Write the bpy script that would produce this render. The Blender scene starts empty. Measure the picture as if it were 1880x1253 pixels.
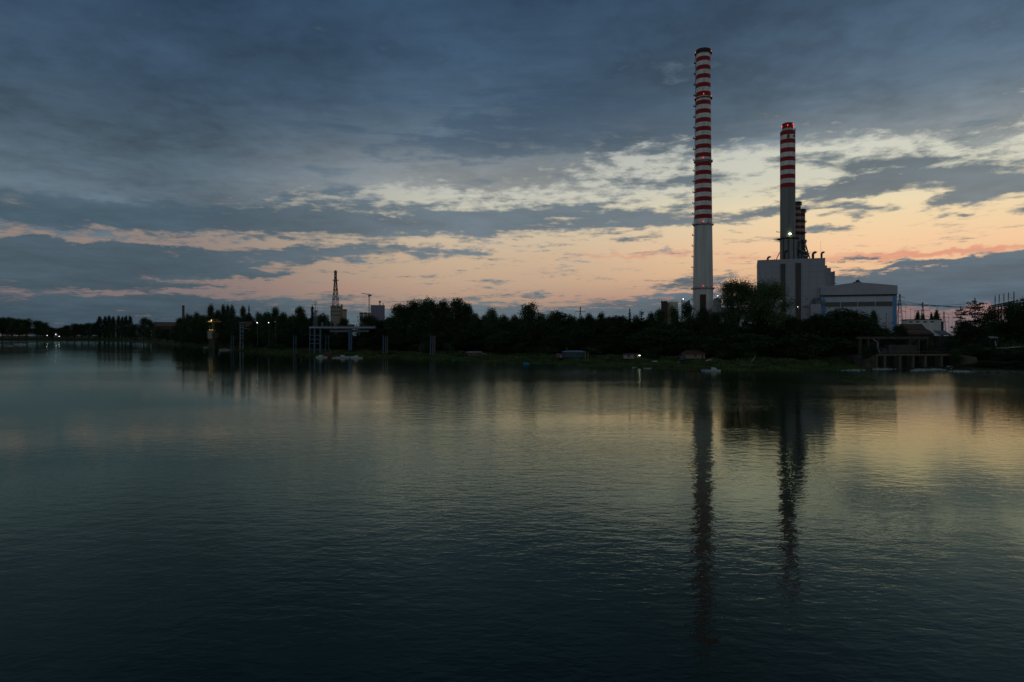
import bpy, bmesh, math, random
from mathutils import Vector, Matrix, Euler
from math import radians, sin, cos, pi, atan, sqrt

C = bpy.context.scene
COL = C.collection
random.seed(11)

# ---------------------------------------------------------------- camera
F = 1253.0          # focal length expressed in photograph pixels (photograph 1880 x 1253)
HZ = 617.0          # row of the true horizon
CAMH = 12.0         # bridge height above the river
cd = bpy.data.cameras.new('camera')
cam = bpy.data.objects.new('camera', cd)
COL.objects.link(cam)
cam.location = (0, 0, CAMH)
cam.rotation_euler = (radians(90), 0, 0)
cd.sensor_width = 36.0
cd.lens = 36.0 * F / 1880.0
cd.shift_y = -(626.5 - HZ) / 1880.0
cd.clip_start = 0.5
cd.clip_end = 40000
C.camera = cam
C.view_settings.view_transform = 'Standard'
C.view_settings.look = 'None'
C.view_settings.gamma = 1.0
C.view_settings.exposure = 0.0
C.render.engine = 'CYCLES'
C.cycles.use_denoising = True
C.cycles.max_bounces = 6
C.cycles.sample_clamp_indirect = 4.0


def lin(c):
    out = []
    for v in c[:3]:
        v = v / 255.0
        out.append(v / 12.92 if v <= 0.04045 else ((v + 0.055) / 1.055) ** 2.4)
    return tuple(out)


# ---------------------------------------------------------------- sky (world shader, by direction)
W = bpy.data.worlds.new('World')
C.world = W
W.use_nodes = True
nt = W.node_tree
nt.nodes.clear()
LK = nt.links


def node(kind, **kw):
    n = nt.nodes.new(kind)
    for k, v in kw.items():
        setattr(n, k, v)
    return n


def put(sock, v):
    if isinstance(v, bpy.types.NodeSocket):
        LK.new(v, sock)
    elif v is not None:
        sock.default_value = v


def M(op, a, b=None, c=None, clamp=False):
    n = node('ShaderNodeMath', operation=op, use_clamp=clamp)
    for s, v in zip(n.inputs, (a, b, c)):
        put(s, v)
    return n.outputs[0]


def comb(x, y, z):
    n = node('ShaderNodeCombineXYZ')
    for s, v in zip(n.inputs, (x, y, z)):
        put(s, v)
    return n.outputs[0]


def smooth(v, a, b, lo=0.0, hi=1.0):
    n = node('ShaderNodeMapRange', interpolation_type='SMOOTHSTEP')
    put(n.inputs[0], v)
    for i, x in enumerate((a, b, lo, hi)):
        n.inputs[i + 1].default_value = x
    return n.outputs[0]


def noise(vec, scale, detail=5, rough=0.55, dist=0.0):
    n = node('ShaderNodeTexNoise', noise_dimensions='2D')
    put(n.inputs['Vector'], vec)
    n.inputs['Scale'].default_value = scale
    n.inputs['Detail'].default_value = detail
    n.inputs['Roughness'].default_value = rough
    n.inputs['Distortion'].default_value = dist
    return n


def cmix(f, a, b):
    n = node('ShaderNodeMix', data_type='RGBA', clamp_factor=True)
    put(n.inputs[0], f)
    put(n.inputs[6], a if isinstance(a, bpy.types.NodeSocket) else (*a, 1))
    put(n.inputs[7], b if isinstance(b, bpy.types.NodeSocket) else (*b, 1))
    return n.outputs[2]


def sky_uv(px, py):
    dx = px - 940.0
    return math.atan(dx / F) * 12.53, math.atan((HZ - py) / math.hypot(F, dx)) * 12.53


tc = node('ShaderNodeTexCoord')
sep = node('ShaderNodeSeparateXYZ')
LK.new(tc.outputs['Generated'], sep.inputs[0])
dx_, dy_, dz_ = sep.outputs
az = M('ARCTAN2', dx_, dy_)
hyp = M('SQRT', M('ADD', M('MULTIPLY', dx_, dx_), M('MULTIPLY', dy_, dy_)))
zpos = M('MAXIMUM', dz_, 0.0)
el = M('ARCTAN2', zpos, hyp)
U = M('MULTIPLY', az, 12.53)
V = M('MULTIPLY', el, 12.53)
# cloud-layer coordinates: the direction carried up to a flat layer, so clouds flatten towards the horizon
zz = M('ADD', zpos, 0.085)
lay = comb(M('DIVIDE', dx_, zz), M('DIVIDE', dy_, zz), 0.0)
n_big = noise(lay, 1.1, 4, 0.5)
n_mid = noise(lay, 3.2, 5, 0.56, 0.0)
n_fine = noise(lay, 11.0, 5, 0.62, 0.0)
streak = noise(comb(M('MULTIPLY', U, 0.45), M('MULTIPLY', V, 3.2), 0.0), 1.6, 4, 0.55, 0.0)
wsep = node('ShaderNodeSeparateColor')
LK.new(noise(lay, 2.6, 4, 0.55).outputs['Color'], wsep.inputs[0])
wob = noise(comb(M('MULTIPLY', U, 1.0), M('MULTIPLY', V, 1.6), 9.1), 1.7, 4, 0.6)
wsep2 = node('ShaderNodeSeparateColor')
LK.new(wob.outputs['Color'], wsep2.inputs[0])
# wandering outlines
Uw = M('ADD', U, M('ADD', M('MULTIPLY_ADD', wsep.outputs[0], 0.9, -0.45), M('MULTIPLY_ADD', wsep2.outputs[0], 0.8, -0.4)))
Vw = M('ADD', V, M('ADD', M('MULTIPLY_ADD', wsep.outputs[1], 0.16, -0.08), M('MULTIPLY_ADD', wsep2.outputs[1], 0.30, -0.15)))
UV = comb(Uw, Vw, 0.0)
nM = n_mid.outputs[0]
nF = n_fine.outputs[0]
nB = n_big.outputs[0]
nS = streak.outputs[0]


def field(blobs, start=None):
    acc = start
    for (px, py, sx, sy, w, tilt) in blobs:
        u, v = sky_uv(px, py)
        k = math.cos(math.atan((px - 940) / F)) ** 2
        mp = node('ShaderNodeMapping', vector_type='TEXTURE')
        LK.new(UV, mp.inputs[0])
        mp.inputs['Location'].default_value = (u, v, 0)
        mp.inputs['Rotation'].default_value = (0, 0, radians(tilt))
        mp.inputs['Scale'].default_value = (sx / 100 * k, sy / 100 * math.sqrt(k), 1)
        g = node('ShaderNodeTexGradient', gradient_type='SPHERICAL')
        LK.new(mp.outputs[0], g.inputs[0])
        acc = M('MULTIPLY_ADD', g.outputs['Fac'], w, acc if acc is not None else 0.0)
    return acc


def ramp(stops):
    """stops: (row in the photograph, sRGB) -> colour by elevation"""
    n = node('ShaderNodeValToRGB')
    n.color_ramp.interpolation = 'EASE'
    top = 7.0
    pts = sorted(((sky_uv(940, py)[1] / top, lin(c)) for py, c in stops), key=lambda t: t[0])
    pts.append((sky_uv(940, -230)[1] / top, tuple(0.5 * v for v in pts[-1][1])))     # out-of-view sky darkened so the near water reflects less
    e = n.color_ramp.elements
    e[0].position, e[0].color = pts[0][0], (*pts[0][1], 1)
    e[1].position, e[1].color = pts[-1][0], (*pts[-1][1], 1)
    for p, c in pts[1:-1]:
        q = e.new(p)
        q.color = (*c, 1)
    LK.new(M('DIVIDE', V, top), n.inputs[0])
    n.color_ramp.interpolation = 'LINEAR'
    return n.outputs[0]


uL, uM, uR, uE = sky_uv(280, 600)[0], sky_uv(900, 600)[0], sky_uv(1620, 600)[0], sky_uv(1900, 600)[0]
toM = smooth(U, uL, uM)
toR = smooth(U, uM, uR)
toB = M('MAXIMUM', smooth(U, uE + 2, uE + 11), smooth(U, -8, -16))     # the sky behind the bridge, brightened to light the walls facing it


def tri(left, mid, right, back=None):
    c = cmix(toR, cmix(toM, ramp(left), ramp(mid)), ramp(right))
    return cmix(toB, c, ramp(back)) if back else c
SKY_GAIN = 1.0
WATER_TINT = (0.86, 0.945, 0.79, 1)
RIP = 0.72
RIP_LEFT = 0.34
clear = tri(
    [(617, (120, 108, 112)), (560, (122, 110, 113)), (520, (132, 117, 115)), (440, (146, 132, 124)), (385, (140, 138, 135)), (330, (112, 122, 130)), (250, (100, 115, 127)), (0, (70, 92, 114))],
    [(617, (150, 128, 124)), (560, (168, 142, 125)), (520, (190, 162, 138)), (470, (202, 177, 149)), (430, (204, 187, 162)), (390, (200, 195, 176)), (350, (192, 194, 184)), (300, (174, 178, 172)), (240, (124, 137, 145)), (170, (74, 95, 115)), (0, (76, 98, 120))],
    [(617, (112, 106, 112)), (592, (124, 110, 114)), (570, (148, 117, 116)), (556, (176, 128, 120)), (510, (234, 188, 146)), (465, (244, 202, 160)), (430, (240, 211, 168)), (395, (235, 217, 180)), (350, (208, 206, 187)), (300, (206, 207, 193)), (255, (186, 190, 184)), (200, (104, 119, 131)), (0, (80, 100, 120))],
    [(617, (150, 150, 148)), (500, (144, 147, 147)), (300, (122, 131, 138)), (0, (92, 108, 122))])

low_col = tri(
    [(617, (56, 78, 92)), (540, (66, 86, 98)), (420, (72, 92, 106)), (330, (76, 95, 110)), (250, (66, 86, 104)), (0, (42, 64, 88))],
    [(617, (84, 103, 113)), (570, (90, 107, 117)), (480, (104, 118, 128)), (400, (98, 113, 124)), (330, (106, 119, 128)), (260, (72, 90, 108)), (180, (58, 79, 100)), (0, (50, 73, 96))],
    [(617, (84, 104, 116)), (560, (70, 95, 111)), (500, (80, 102, 117)), (420, (112, 122, 128)), (340, (98, 110, 118)), (280, (104, 118, 128)), (200, (80, 99, 116)), (100, (72, 93, 113)), (0, (62, 83, 104))],
    [(617, (124, 130, 134)), (300, (108, 118, 127)), (0, (82, 98, 113))])

haze_col = tri(
    [(617, (84, 98, 110)), (400, (92, 108, 120)), (300, (78, 97, 112)), (200, (62, 83, 104)), (0, (43, 66, 90))],
    [(617, (140, 136, 134)), (360, (146, 148, 146)), (300, (126, 134, 140)), (250, (92, 109, 123)), (190, (70, 91, 111)), (100, (58, 81, 104)), (0, (52, 75, 99))],
    [(617, (150, 146, 140)), (320, (150, 156, 156)), (260, (116, 129, 139)), (210, (88, 106, 122)), (150, (76, 96, 115)), (0, (59, 81, 104))],
    [(617, (144, 146, 146)), (300, (122, 131, 138)), (0, (88, 104, 118))])

# soft high layer: full cover above, breaking up below row ~320
hi = field([
    (230, 330, 560, 130, 2.1, 0), (330, 270, 620, 130, 1.6, 0), (60, 400, 300, 70, 0.9, 0),
    (760, 305, 420, 75, 0.75, 0), (1000, 330, 330, 60, 0.55, 4), (1100, 360, 180, 22, 0.35, 0),
    (1230, 325, 260, 50, 0.45, 0), (1720, 290, 380, 62, 0.35, 0), (1850, 250, 300, 60, 0.5, 0),
    (1150, 290, 150, 30, -0.4, 0), (1400, 292, 120, 34, -0.25, 0), (1560, 283, 120, 24, -0.3, 0), (1220, 298, 230, 52, -0.75, 3), (1650, 288, 380, 46, -0.75, -2), (1420, 300, 160, 40, -0.4, 0),
    (540, 378, 260, 60, -0.6, 5), (1650, 400, 420, 90, -0.4, 0)],
    start=smooth(V, sky_uv(940, 375)[1], sky_uv(940, 225)[1], -0.25, 1.45))
hi_a = smooth(M('ADD', hi, M('ADD', M('MULTIPLY_ADD', nM, 2.6, -1.3), M('MULTIPLY_ADD', nF, 2.0, -1.0))), 0.0, 1.0)

# lower, darker clouds
lo = field([
    # two long bars left of the stacks
    (420, 408, 560, 32, 1.25, 0), (720, 402, 420, 42, 1.1, 0), (1020, 405, 360, 40, 1.0, 1.5), (1200, 398, 170, 26, 0.6, 3),
    (150, 392, 360, 38, 1.0, 0), (560, 375, 150, 32, 0.7, 8), (860, 398, 120, 40, 0.4, 0), (630, 355, 90, 14, 0.5, 0),
    (640, 460, 330, 27, 1.15, 0), (540, 474, 120, 16, 0.7, 2), (790, 460, 130, 16, 0.8, -4),
    # mass on the left
    (190, 480, 460, 75, 1.5, 0), (30, 500, 300, 90, 1.2, 0), (380, 490, 190, 40, 0.8, 0), (450, 503, 130, 9, 0.9, -2), (380, 527, 150, 8, 0.7, 0),
    (60, 580, 700, 50, 1.3, 0), (380, 552, 260, 16, 0.9, 0), (600, 542, 210, 8, 0.6, 0),
    (230, 536, 360, 9, -0.5, 2), (500, 520, 250, 16, -0.8, 3), (240, 438, 520, 11, -1.4, 1), (40, 420, 130, 14, -1.0, -8),
    # bank along the horizon
    (620, 600, 560, 62, 1.3, 0), (1000, 600, 560, 60, 1.25, 0), (1240, 590, 320, 60, 1.2, 0),
    (990, 539, 90, 8, 0.9, 0), (915, 545, 110, 7, 0.7, 0), (1280, 517, 150, 16, 1.0, 2), (1260, 545, 170, 12, 0.8, 2),
    # small scraps
    (1170, 437, 110, 12, 1.05, 7), (880, 462, 70, 9, 0.8, 0), (905, 476, 60, 7, 0.7, -3), (1070, 376, 90, 10, 0.6, 0),
    (1060, 450, 60, 5, 0.45, 0),
    # dark belly of the deck
    (1080, 215, 400, 95, 1.2, -3), (850, 275, 330, 34, 0.9, 3), (1330, 235, 260, 44, 0.6, 4), (700, 235, 230, 50, 0.5, 0),
    (560, 315, 260, 22, 0.45, 0), (460, 105, 130, 50, 0.5, -20), (160, 150, 180, 90, 0.5, -40), (960, 60, 500, 80, 0.4, 0),
    # clouds to the right
    (1235, 330, 200, 28, 0.85, 0), (1390, 325, 150, 22, 0.5, 0),
    (1375, 391, 120, 21, 1.1, 9), (1480, 366, 130, 21, 1.1, 12), (1590, 347, 160, 21, 1.0, 9), (1730, 322, 240, 44, 1.05, -4),
    (1860, 345, 200, 52, 1.1, -14), (1760, 365, 100, 20, 0.8, 10), (1510, 300, 150, 22, 0.75, -6), (1620, 288, 110, 20, 0.65, -8), (1720, 283, 120, 18, 0.5, 0), (1240, 292, 80, 12, 0.4, 0),
    (1680, 268, 200, 22, 0.35, 0), (1580, 312, 110, 18, 0.7, -5), (1460, 285, 120, 18, 0.5, 0),
    (1530, 420, 100, 15, 1.15, 0), (1600, 381, 110, 10, 0.6, 2), (1510, 378, 110, 8, 0.5, 0), (1770, 391, 70, 6, 0.7, 3), (1720, 370, 60, 12, 0.6, 10),
    # bank at lower right
    (1780, 530, 480, 56, 1.7, 0), (1590, 535, 260, 52, 1.4, -2), (1860, 478, 260, 26, 1.3, 4), (1690, 487, 150, 11, 1.0, 3), (1540, 477, 60, 5, 0.6, 0), (1630, 479, 70, 5, 0.6, 0), (1960, 500, 260, 60, 1.4, 0),
    (1730, 590, 420, 30, -0.7, 0), (1760, 566, 420, 12, -0.9, 0), (1680, 494, 130, 7, -0.8, 3)])
lo_n = M('ADD', M('MULTIPLY_ADD', nM, 1.7, -0.85), M('ADD', M('MULTIPLY_ADD', nF, 1.25, -0.625), M('MULTIPLY_ADD', nS, 1.7, -0.85)))
lo_f = M('ADD', lo, lo_n)
lo_a = smooth(lo_f, 0.14, 1.02)

# cloud bodies: lighter and darker folds
fold = M('MULTIPLY_ADD', M('ADD', M('MULTIPLY', nM, 0.5), M('ADD', M('MULTIPLY', nB, 0.7), M('MULTIPLY', nF, 0.25))), 1.45, -0.05)


def tint(colr, f):
    n = node('ShaderNodeVectorMath', operation='SCALE')
    LK.new(colr, n.inputs[0])
    put(n.inputs['Scale'], f)
    return n.outputs[0]


# pink streaks of lit high cloud low in the west
pk = field([(1190, 468, 300, 7, 0.6, 0), (1420, 470, 200, 8, 0.45, 0), (1640, 468, 260, 9, 0.8, 1), (1790, 461, 240, 10, 0.9, 2),
            (1390, 478, 200, 8, 0.4, 0), (1080, 545, 380, 12, 0.5, 0), (640, 530, 420, 18, 0.5, 0)])
pk_a = M('MULTIPLY', smooth(M('ADD', pk, M('MULTIPLY_ADD', nS, 0.5, -0.25)), 0.15, 0.85), 0.75)
pink = tri([(617, (150, 116, 112)), (400, (150, 120, 114))], [(617, (190, 136, 122)), (400, (214, 150, 126))], [(617, (190, 124, 114)), (400, (234, 152, 124))])
base = cmix(pk_a, clear, pink)
hi_c = cmix(hi_a, base, tint(haze_col, fold))
lo_c = cmix(M('MULTIPLY', lo_a, 0.96), hi_c, tint(low_col, M('MULTIPLY_ADD', fold, 0.6, 0.4)))
# clear air behind the clouds also carries the physical twilight sky
nish = node('ShaderNodeTexSky', sky_type='NISHITA')
nish.sun_disc = False
nish.sun_elevation = radians(-1.5)
nish.sun_rotation = radians(29)
nish.altitude = 20
bgA = node('ShaderNodeBackground')
LK.new(lo_c, bgA.inputs[0])
bgA.inputs[1].default_value = SKY_GAIN
bgB = node('ShaderNodeBackground')
LK.new(nish.outputs[0], bgB.inputs[0])
bgB.inputs[1].default_value = 0.01
outw = node('ShaderNodeOutputWorld')
addw = node('ShaderNodeAddShader')
LK.new(bgA.outputs[0], addw.inputs[0])
LK.new(bgB.outputs[0], addw.inputs[1])
LK.new(addw.outputs[0], outw.inputs[0])
W.cycles.sampling_method = 'MANUAL'
W.cycles.sample_map_resolution = 1024

# ---------------------------------------------------------------- helpers
def P(px, py, Y):
    """world point seen at photograph pixel (px, py) at depth Y"""
    return Vector(((px - 940.0) / F * Y, Y, CAMH - (py - HZ) / F * Y))


SHORE = [(-900, 638), (-500, 632), (-200, 626.5), (0, 625.2), (60, 625.5), (120, 625.5), (200, 625.8), (240, 626.6), (280, 629), (310, 632), (335, 635),
         (370, 638), (400, 641), (440, 645), (480, 648), (520, 650.5), (560, 652.5), (600, 654.5), (650, 656), (700, 657.5),
         (760, 659), (830, 662), (900, 665.5), (960, 668), (1030, 670), (1100, 673), (1170, 676.5), (1230, 679), (1300, 681.5),
         (1400, 682), (1500, 681), (1560, 680), (1600, 679), (1650, 677.5), (1700, 679), (1757, 681), (1800, 684), (1880, 686),
         (2000, 688), (2400, 690), (3600, 690)]


def shore_row(px):
    for (a, ya), (b, yb) in zip(SHORE, SHORE[1:]):
        if a <= px <= b:
            return ya + (yb - ya) * (px - a) / (b - a)
    return SHORE[0][1] if px < SHORE[0][0] else SHORE[-1][1]


def shoreY(px):
    return CAMH * F / (shore_row(px) - HZ)


PROFILE = [(-14, -2.2), (-3, -0.7), (0, 0.0), (3, 0.35), (8, 0.8), (16, 1.35), (28, 2.4), (42, 3.6), (60, 5.4), (85, 6.0), (140, 6.0),
           (250, 6.0), (500, 6.5), (1200, 7.5), (3000, 9.0), (7000, 10.0), (14000, 10.0)]


def bump(px, off):
    if off <= 0 or off > 200:
        return 0.0
    k = min(1.0, off / 20.0)
    return k * (0.35 * sin(px * 0.045 + off * 0.21) + 0.22 * sin(px * 0.137 + off * 0.09 + 1.3))


def gz(px, off):
    """height of the bank `off` metres of depth behind the waterline along the column px"""
    for (a, za), (b, zb) in zip(PROFILE, PROFILE[1:]):
        if a <= off <= b:
            return za + (zb - za) * (off - a) / (b - a) + bump(px, off)
    return PROFILE[-1][1]


def G(px, off):
    Y = shoreY(px) + off
    return Vector(((px - 940.0) / F * Y, Y, gz(px, off)))


MATS = {}


def mat(name, color, rough=0.75, vary=0.25, scale=0.6, metallic=0.0, stretch=(1, 1, 1), spec=0.3, bump_d=0.0, obj_vary=0.0, emit=None, estr=0.0):
    """principled material with weathering noise in object space"""
    if name in MATS:
        return MATS[name]
    m = bpy.data.materials.new(name)
    m.use_nodes = True
    t = m.node_tree
    b = t.nodes['Principled BSDF']
    b.inputs['Roughness'].default_value = rough
    b.inputs['Metallic'].default_value = metallic
    b.inputs['Specular IOR Level'].default_value = spec
    co = t.nodes.new('ShaderNodeTexCoord')
    mp = t.nodes.new('ShaderNodeMapping')
    mp.inputs['Scale'].default_value = stretch
    t.links.new(co.outputs['Object'], mp.inputs[0])
    nz = t.nodes.new('ShaderNodeTexNoise')
    nz.inputs['Scale'].default_value = scale
    nz.inputs['Detail'].default_value = 6
    nz.inputs['Roughness'].default_value = 0.62
    t.links.new(mp.outputs[0], nz.inputs['Vector'])
    mr = t.nodes.new('ShaderNodeMapRange')
    t.links.new(nz.outputs[0], mr.inputs[0])
    mr.inputs[1].default_value = 0.3
    mr.inputs[2].default_value = 0.7
    mr.inputs[3].default_value = 1 - vary
    mr.inputs[4].default_value = 1 + vary
    fac = mr.outputs[0]
    if obj_vary:
        oi = t.nodes.new('ShaderNodeObjectInfo')
        m2 = t.nodes.new('ShaderNodeMapRange')
        t.links.new(oi.outputs['Random'], m2.inputs[0])
        m2.inputs[3].default_value = 1 - obj_vary
        m2.inputs[4].default_value = 1 + obj_vary
        mu = t.nodes.new('ShaderNodeMath')
        mu.operation = 'MULTIPLY'
        t.links.new(fac, mu.inputs[0])
        t.links.new(m2.outputs[0], mu.inputs[1])
        fac = mu.outputs[0]
    sc = t.nodes.new('ShaderNodeVectorMath')
    sc.operation = 'SCALE'
    sc.inputs[0].default_value = color[:3]
    t.links.new(fac, sc.inputs['Scale'])
    t.links.new(sc.outputs[0], b.inputs['Base Color'])
    if bump_d:
        bp = t.nodes.new('ShaderNodeBump')
        bp.inputs['Distance'].default_value = bump_d
        t.links.new(nz.outputs[0], bp.inputs['Height'])
        t.links.new(bp.outputs[0], b.inputs['Normal'])
    if emit:
        b.inputs['Emission Color'].default_value = (*emit, 1)
        b.inputs['Emission Strength'].default_value = estr
    MATS[name] = m
    return m


class MB:
    """collects shapes into ONE mesh"""

    def __init__(self, M4=None):
        self.v, self.f, self.mi = [], [], []
        self.M = M4

    def add(self, verts, faces, k=0):
        o = len(self.v)
        for q in verts:
            q = Vector(q)
            self.v.append(self.M @ q if self.M else q)
        for fc in faces:
            self.f.append(tuple(i + o for i in fc))
            self.mi.append(k)
        return self

    def box(self, x0, x1, y0, y1, z0, z1, k=0):
        v = [(x0, y0, z0), (x1, y0, z0), (x1, y1, z0), (x0, y1, z0), (x0, y0, z1), (x1, y0, z1), (x1, y1, z1), (x0, y1, z1)]
        return self.add(v, [(0, 3, 2, 1), (4, 5, 6, 7), (0, 1, 5, 4), (1, 2, 6, 5), (2, 3, 7, 6), (3, 0, 4, 7)], k)

    def hexa(self, v, k=0):
        return self.add(v, [(0, 3, 2, 1), (4, 5, 6, 7), (0, 1, 5, 4), (1, 2, 6, 5), (2, 3, 7, 6), (3, 0, 4, 7)], k)

    def tube(self, a, b, r0, r1=None, n=6, k=0, caps=True):
        a, b = Vector(a), Vector(b)
        r1 = r0 if r1 is None else r1
        d = (b - a)
        if d.length < 1e-6:
            return self
        d.normalize()
        up = Vector((0, 0, 1)) if abs(d.z) < 0.95 else Vector((1, 0, 0))
        s = d.cross(up).normalized()
        t = s.cross(d)
        v = []
        for c, r in ((a, r0), (b, r1)):
            for i in range(n):
                w = 2 * pi * (i + 0.5) / n
                v.append(c + s * cos(w) * r + t * sin(w) * r)
        f = [(i, (i + 1) % n, n + (i + 1) % n, n + i) for i in range(n)]
        if caps:
            f += [tuple(range(n))[::-1], tuple(range(n, 2 * n))]
        return self.add(v, f, k)

    def path(self, pts, r, n=6, k=0):
        for a, b in zip(pts, pts[1:]):
            self.tube(a, b, r, r, n, k)
        return self

    def lathe(self, prof, n=32, cx=0, cy=0, kinds=None, cap=True):
        v = []
        for r, z in prof:
            for i in range(n):
                w = 2 * pi * i / n
                v.append((cx + r * cos(w), cy + r * sin(w), z))
        o = len(self.v)
        self.add(v, [])
        for j in range(len(prof) - 1):
            for i in range(n):
                a = j * n + i
                b = j * n + (i + 1) % n
                self.f.append((o + a, o + b, o + b + n, o + a + n))
                self.mi.append(kinds[j] if kinds else 0)
        if cap:
            self.f.append(tuple(o + i for i in range(n))[::-1])
            self.mi.append(kinds[0] if kinds else 0)
            q = (len(prof) - 1) * n
            self.f.append(tuple(o + q + i for i in range(n)))
            self.mi.append(kinds[-1] if kinds else 0)
        return self

    def prism(self, outline, y0, y1, k=0):
        """outline in (x, z), extruded along y"""
        n = len(outline)
        v = [(x, y0, z) for x, z in outline] + [(x, y1, z) for x, z in outline]
        f = [tuple(range(n)), tuple(range(n, 2 * n))[::-1]] + [((i + 1) % n, i, n + i, n + (i + 1) % n) for i in range(n)]
        return self.add(v, f, k)

    def ball(self, c, r, k=0, nu=8, nv=5, sq=(1, 1, 1)):
        v = [(c[0], c[1], c[2] - r * sq[2])]
        for j in range(1, nv):
            t = -pi / 2 + pi * j / nv
            for i in range(nu):
                w = 2 * pi * i / nu
                v.append((c[0] + r * sq[0] * cos(t) * cos(w), c[1] + r * sq[1] * cos(t) * sin(w), c[2] + r * sq[2] * sin(t)))
        v.append((c[0], c[1], c[2] + r * sq[2]))
        f = [(0, 1 + (i + 1) % nu, 1 + i) for i in range(nu)]
        for j in range(nv - 2):
            for i in range(nu):
                a = 1 + j * nu + i
                b = 1 + j * nu + (i + 1) % nu
                f.append((a, b, b + nu, a + nu))
        q = 1 + (nv - 2) * nu
        f += [(q + i, q + (i + 1) % nu, len(v) - 1) for i in range(nu)]
        return self.add(v, f, k)

    def mesh(self, name, mats, smooth_ang=None):
        me = bpy.data.meshes.new(name)
        me.from_pydata([tuple(q) for q in self.v], [], self.f)
        for m in (mats if isinstance(mats, (list, tuple)) else [mats]):
            me.materials.append(m)
        me.polygons.foreach_set('material_index', self.mi)
        if smooth_ang:
            me.polygons.foreach_set('use_smooth', [True] * len(self.f))
            me.set_sharp_from_angle(angle=radians(smooth_ang))
        me.validate()
        me.update()
        return me

    def build(self, name, mats, parent=None, smooth_ang=None, label=None):
        o = bpy.data.objects.new(name, self.mesh(name, mats, smooth_ang))
        COL.objects.link(o)
        if parent:
            o.parent = parent
        if label:
            o['label'] = label
        return o


def tag(o, label=None, cat=None, group=None, kind=None):
    if label:
        o['label'] = label
    if cat:
        o['category'] = cat
    if group:
        o['group'] = group
    if kind:
        o['kind'] = kind
    return o


def thing(name, label, cat, loc=(0, 0, 0), rot=0.0, group=None):
    o = bpy.data.objects.new(name, None)
    o.empty_display_size = 0.5
    COL.objects.link(o)
    o.location = loc
    o.rotation_euler = (0, 0, rot)
    return tag(o, label, cat, group)


def dup(root, loc, rot=None, label=None, group=None, scale=None):
    r = root.copy()
    COL.objects.link(r)
    r.location = loc
    if rot is not None:
        r.rotation_euler = (0, 0, rot)
    if scale is not None:
        r.scale = scale
    if label:
        r['label'] = label
    if group:
        r['group'] = group
    for ch in root.children:
        c = ch.copy()
        COL.objects.link(c)
        c.parent = r
        for g in ch.children:
            d = g.copy()
            COL.objects.link(d)
            d.parent = c
    return r


# ---------------------------------------------------------------- materials
WHITE = mat('white_paint', (0.62, 0.63, 0.62), 0.6, 0.12, 0.25, stretch=(1, 1, 0.15))
PANEL = mat('white_sheet_cladding', (0.35, 0.375, 0.41), 0.55, 0.10, 0.12, stretch=(1, 1, 0.2))
PANEL2 = mat('pale_blue_cladding', (0.47, 0.525, 0.61), 0.5, 0.10, 0.15, stretch=(1, 1, 0.2))
ROOFSHEET = mat('grey_roof_sheet', (0.38, 0.40, 0.43), 0.6, 0.12, 0.2)
CONC = mat('concrete', (0.105, 0.098, 0.085), 0.85, 0.25, 0.3, stretch=(1, 1, 0.25), bump_d=0.02)
CONCD = mat('dark_weathered_concrete', (0.07, 0.065, 0.055), 0.9, 0.35, 0.5, stretch=(1, 1, 0.4), bump_d=0.03)
CONCW = mat('stack_grey_concrete', (0.58, 0.57, 0.55), 0.8, 0.22, 0.4, stretch=(1, 1, 0.06))
CONCG = mat('dark_grey_stack_concrete', (0.23, 0.235, 0.225), 0.8, 0.22, 0.4, stretch=(1, 1, 0.06))
BANDW = mat('stack_white_band', (0.78, 0.76, 0.73), 0.7, 0.30, 0.45, stretch=(1, 1, 0.12))
BANDR = mat('stack_red_band', (0.34, 0.028, 0.026), 0.7, 0.25, 0.15, stretch=(1, 1, 0.1))
MUTEW = mat('muted_white_band', (0.34, 0.32, 0.30), 0.8, 0.35, 0.5)  # flue bands in a darker, muted tone than the stack bands
MUTER = mat('muted_red_band', (0.17, 0.03, 0.027), 0.8, 0.35, 0.5)
CAPB = mat('sooty_stack_rim', (0.07, 0.045, 0.035), 0.8, 0.3, 0.4)
STEEL = mat('dark_steel', (0.05, 0.052, 0.055), 0.6, 0.2, 0.5)
GALV = mat('galvanised_steel', (0.16, 0.175, 0.195), 0.5, 0.15, 0.5, metallic=0.2)
BLUEST = mat('blue_painted_steel', (0.06, 0.12, 0.20), 0.55, 0.15, 0.4)
BLUEP = mat('bright_blue_panel', (0.11, 0.30, 0.58), 0.5, 0.08, 0.3)
GLASSD = mat('dark_glazing', (0.03, 0.032, 0.036), 0.25, 0.2, 0.5, spec=0.5)
RUST = mat('rusty_roofing', (0.16, 0.10, 0.075), 0.85, 0.35, 0.6)
REDROOF = mat('red_tile_roof', (0.11, 0.042, 0.034), 0.85, 0.25, 0.8)
BROWN = mat('brown_timber', (0.09, 0.06, 0.04), 0.85, 0.3, 0.8, stretch=(1, 1, 4))
DULLPL = mat('dull_plaster', (0.07, 0.062, 0.056), 0.9, 0.2, 0.4)
PLASTER = mat('cream_plaster', (0.34, 0.30, 0.25), 0.85, 0.2, 0.5)
PINKPL = mat('pinkish_plaster', (0.27, 0.215, 0.185), 0.85, 0.2, 0.5)
BLUEWOOD = mat('blue_painted_boards', (0.045, 0.095, 0.135), 0.7, 0.2, 0.8)
BLUEROOF = mat('blue_grey_corrugated_roof', (0.18, 0.28, 0.36), 0.6, 0.2, 0.6)
LTROOF = mat('light_roof_sheet', (0.36, 0.34, 0.33), 0.7, 0.2, 0.6)
BOATW = mat('white_gelcoat', (0.42, 0.44, 0.47), 0.35, 0.08, 0.5, spec=0.5)
BOATB = mat('teal_boat_paint', (0.03, 0.22, 0.26), 0.45, 0.15, 0.6)
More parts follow.
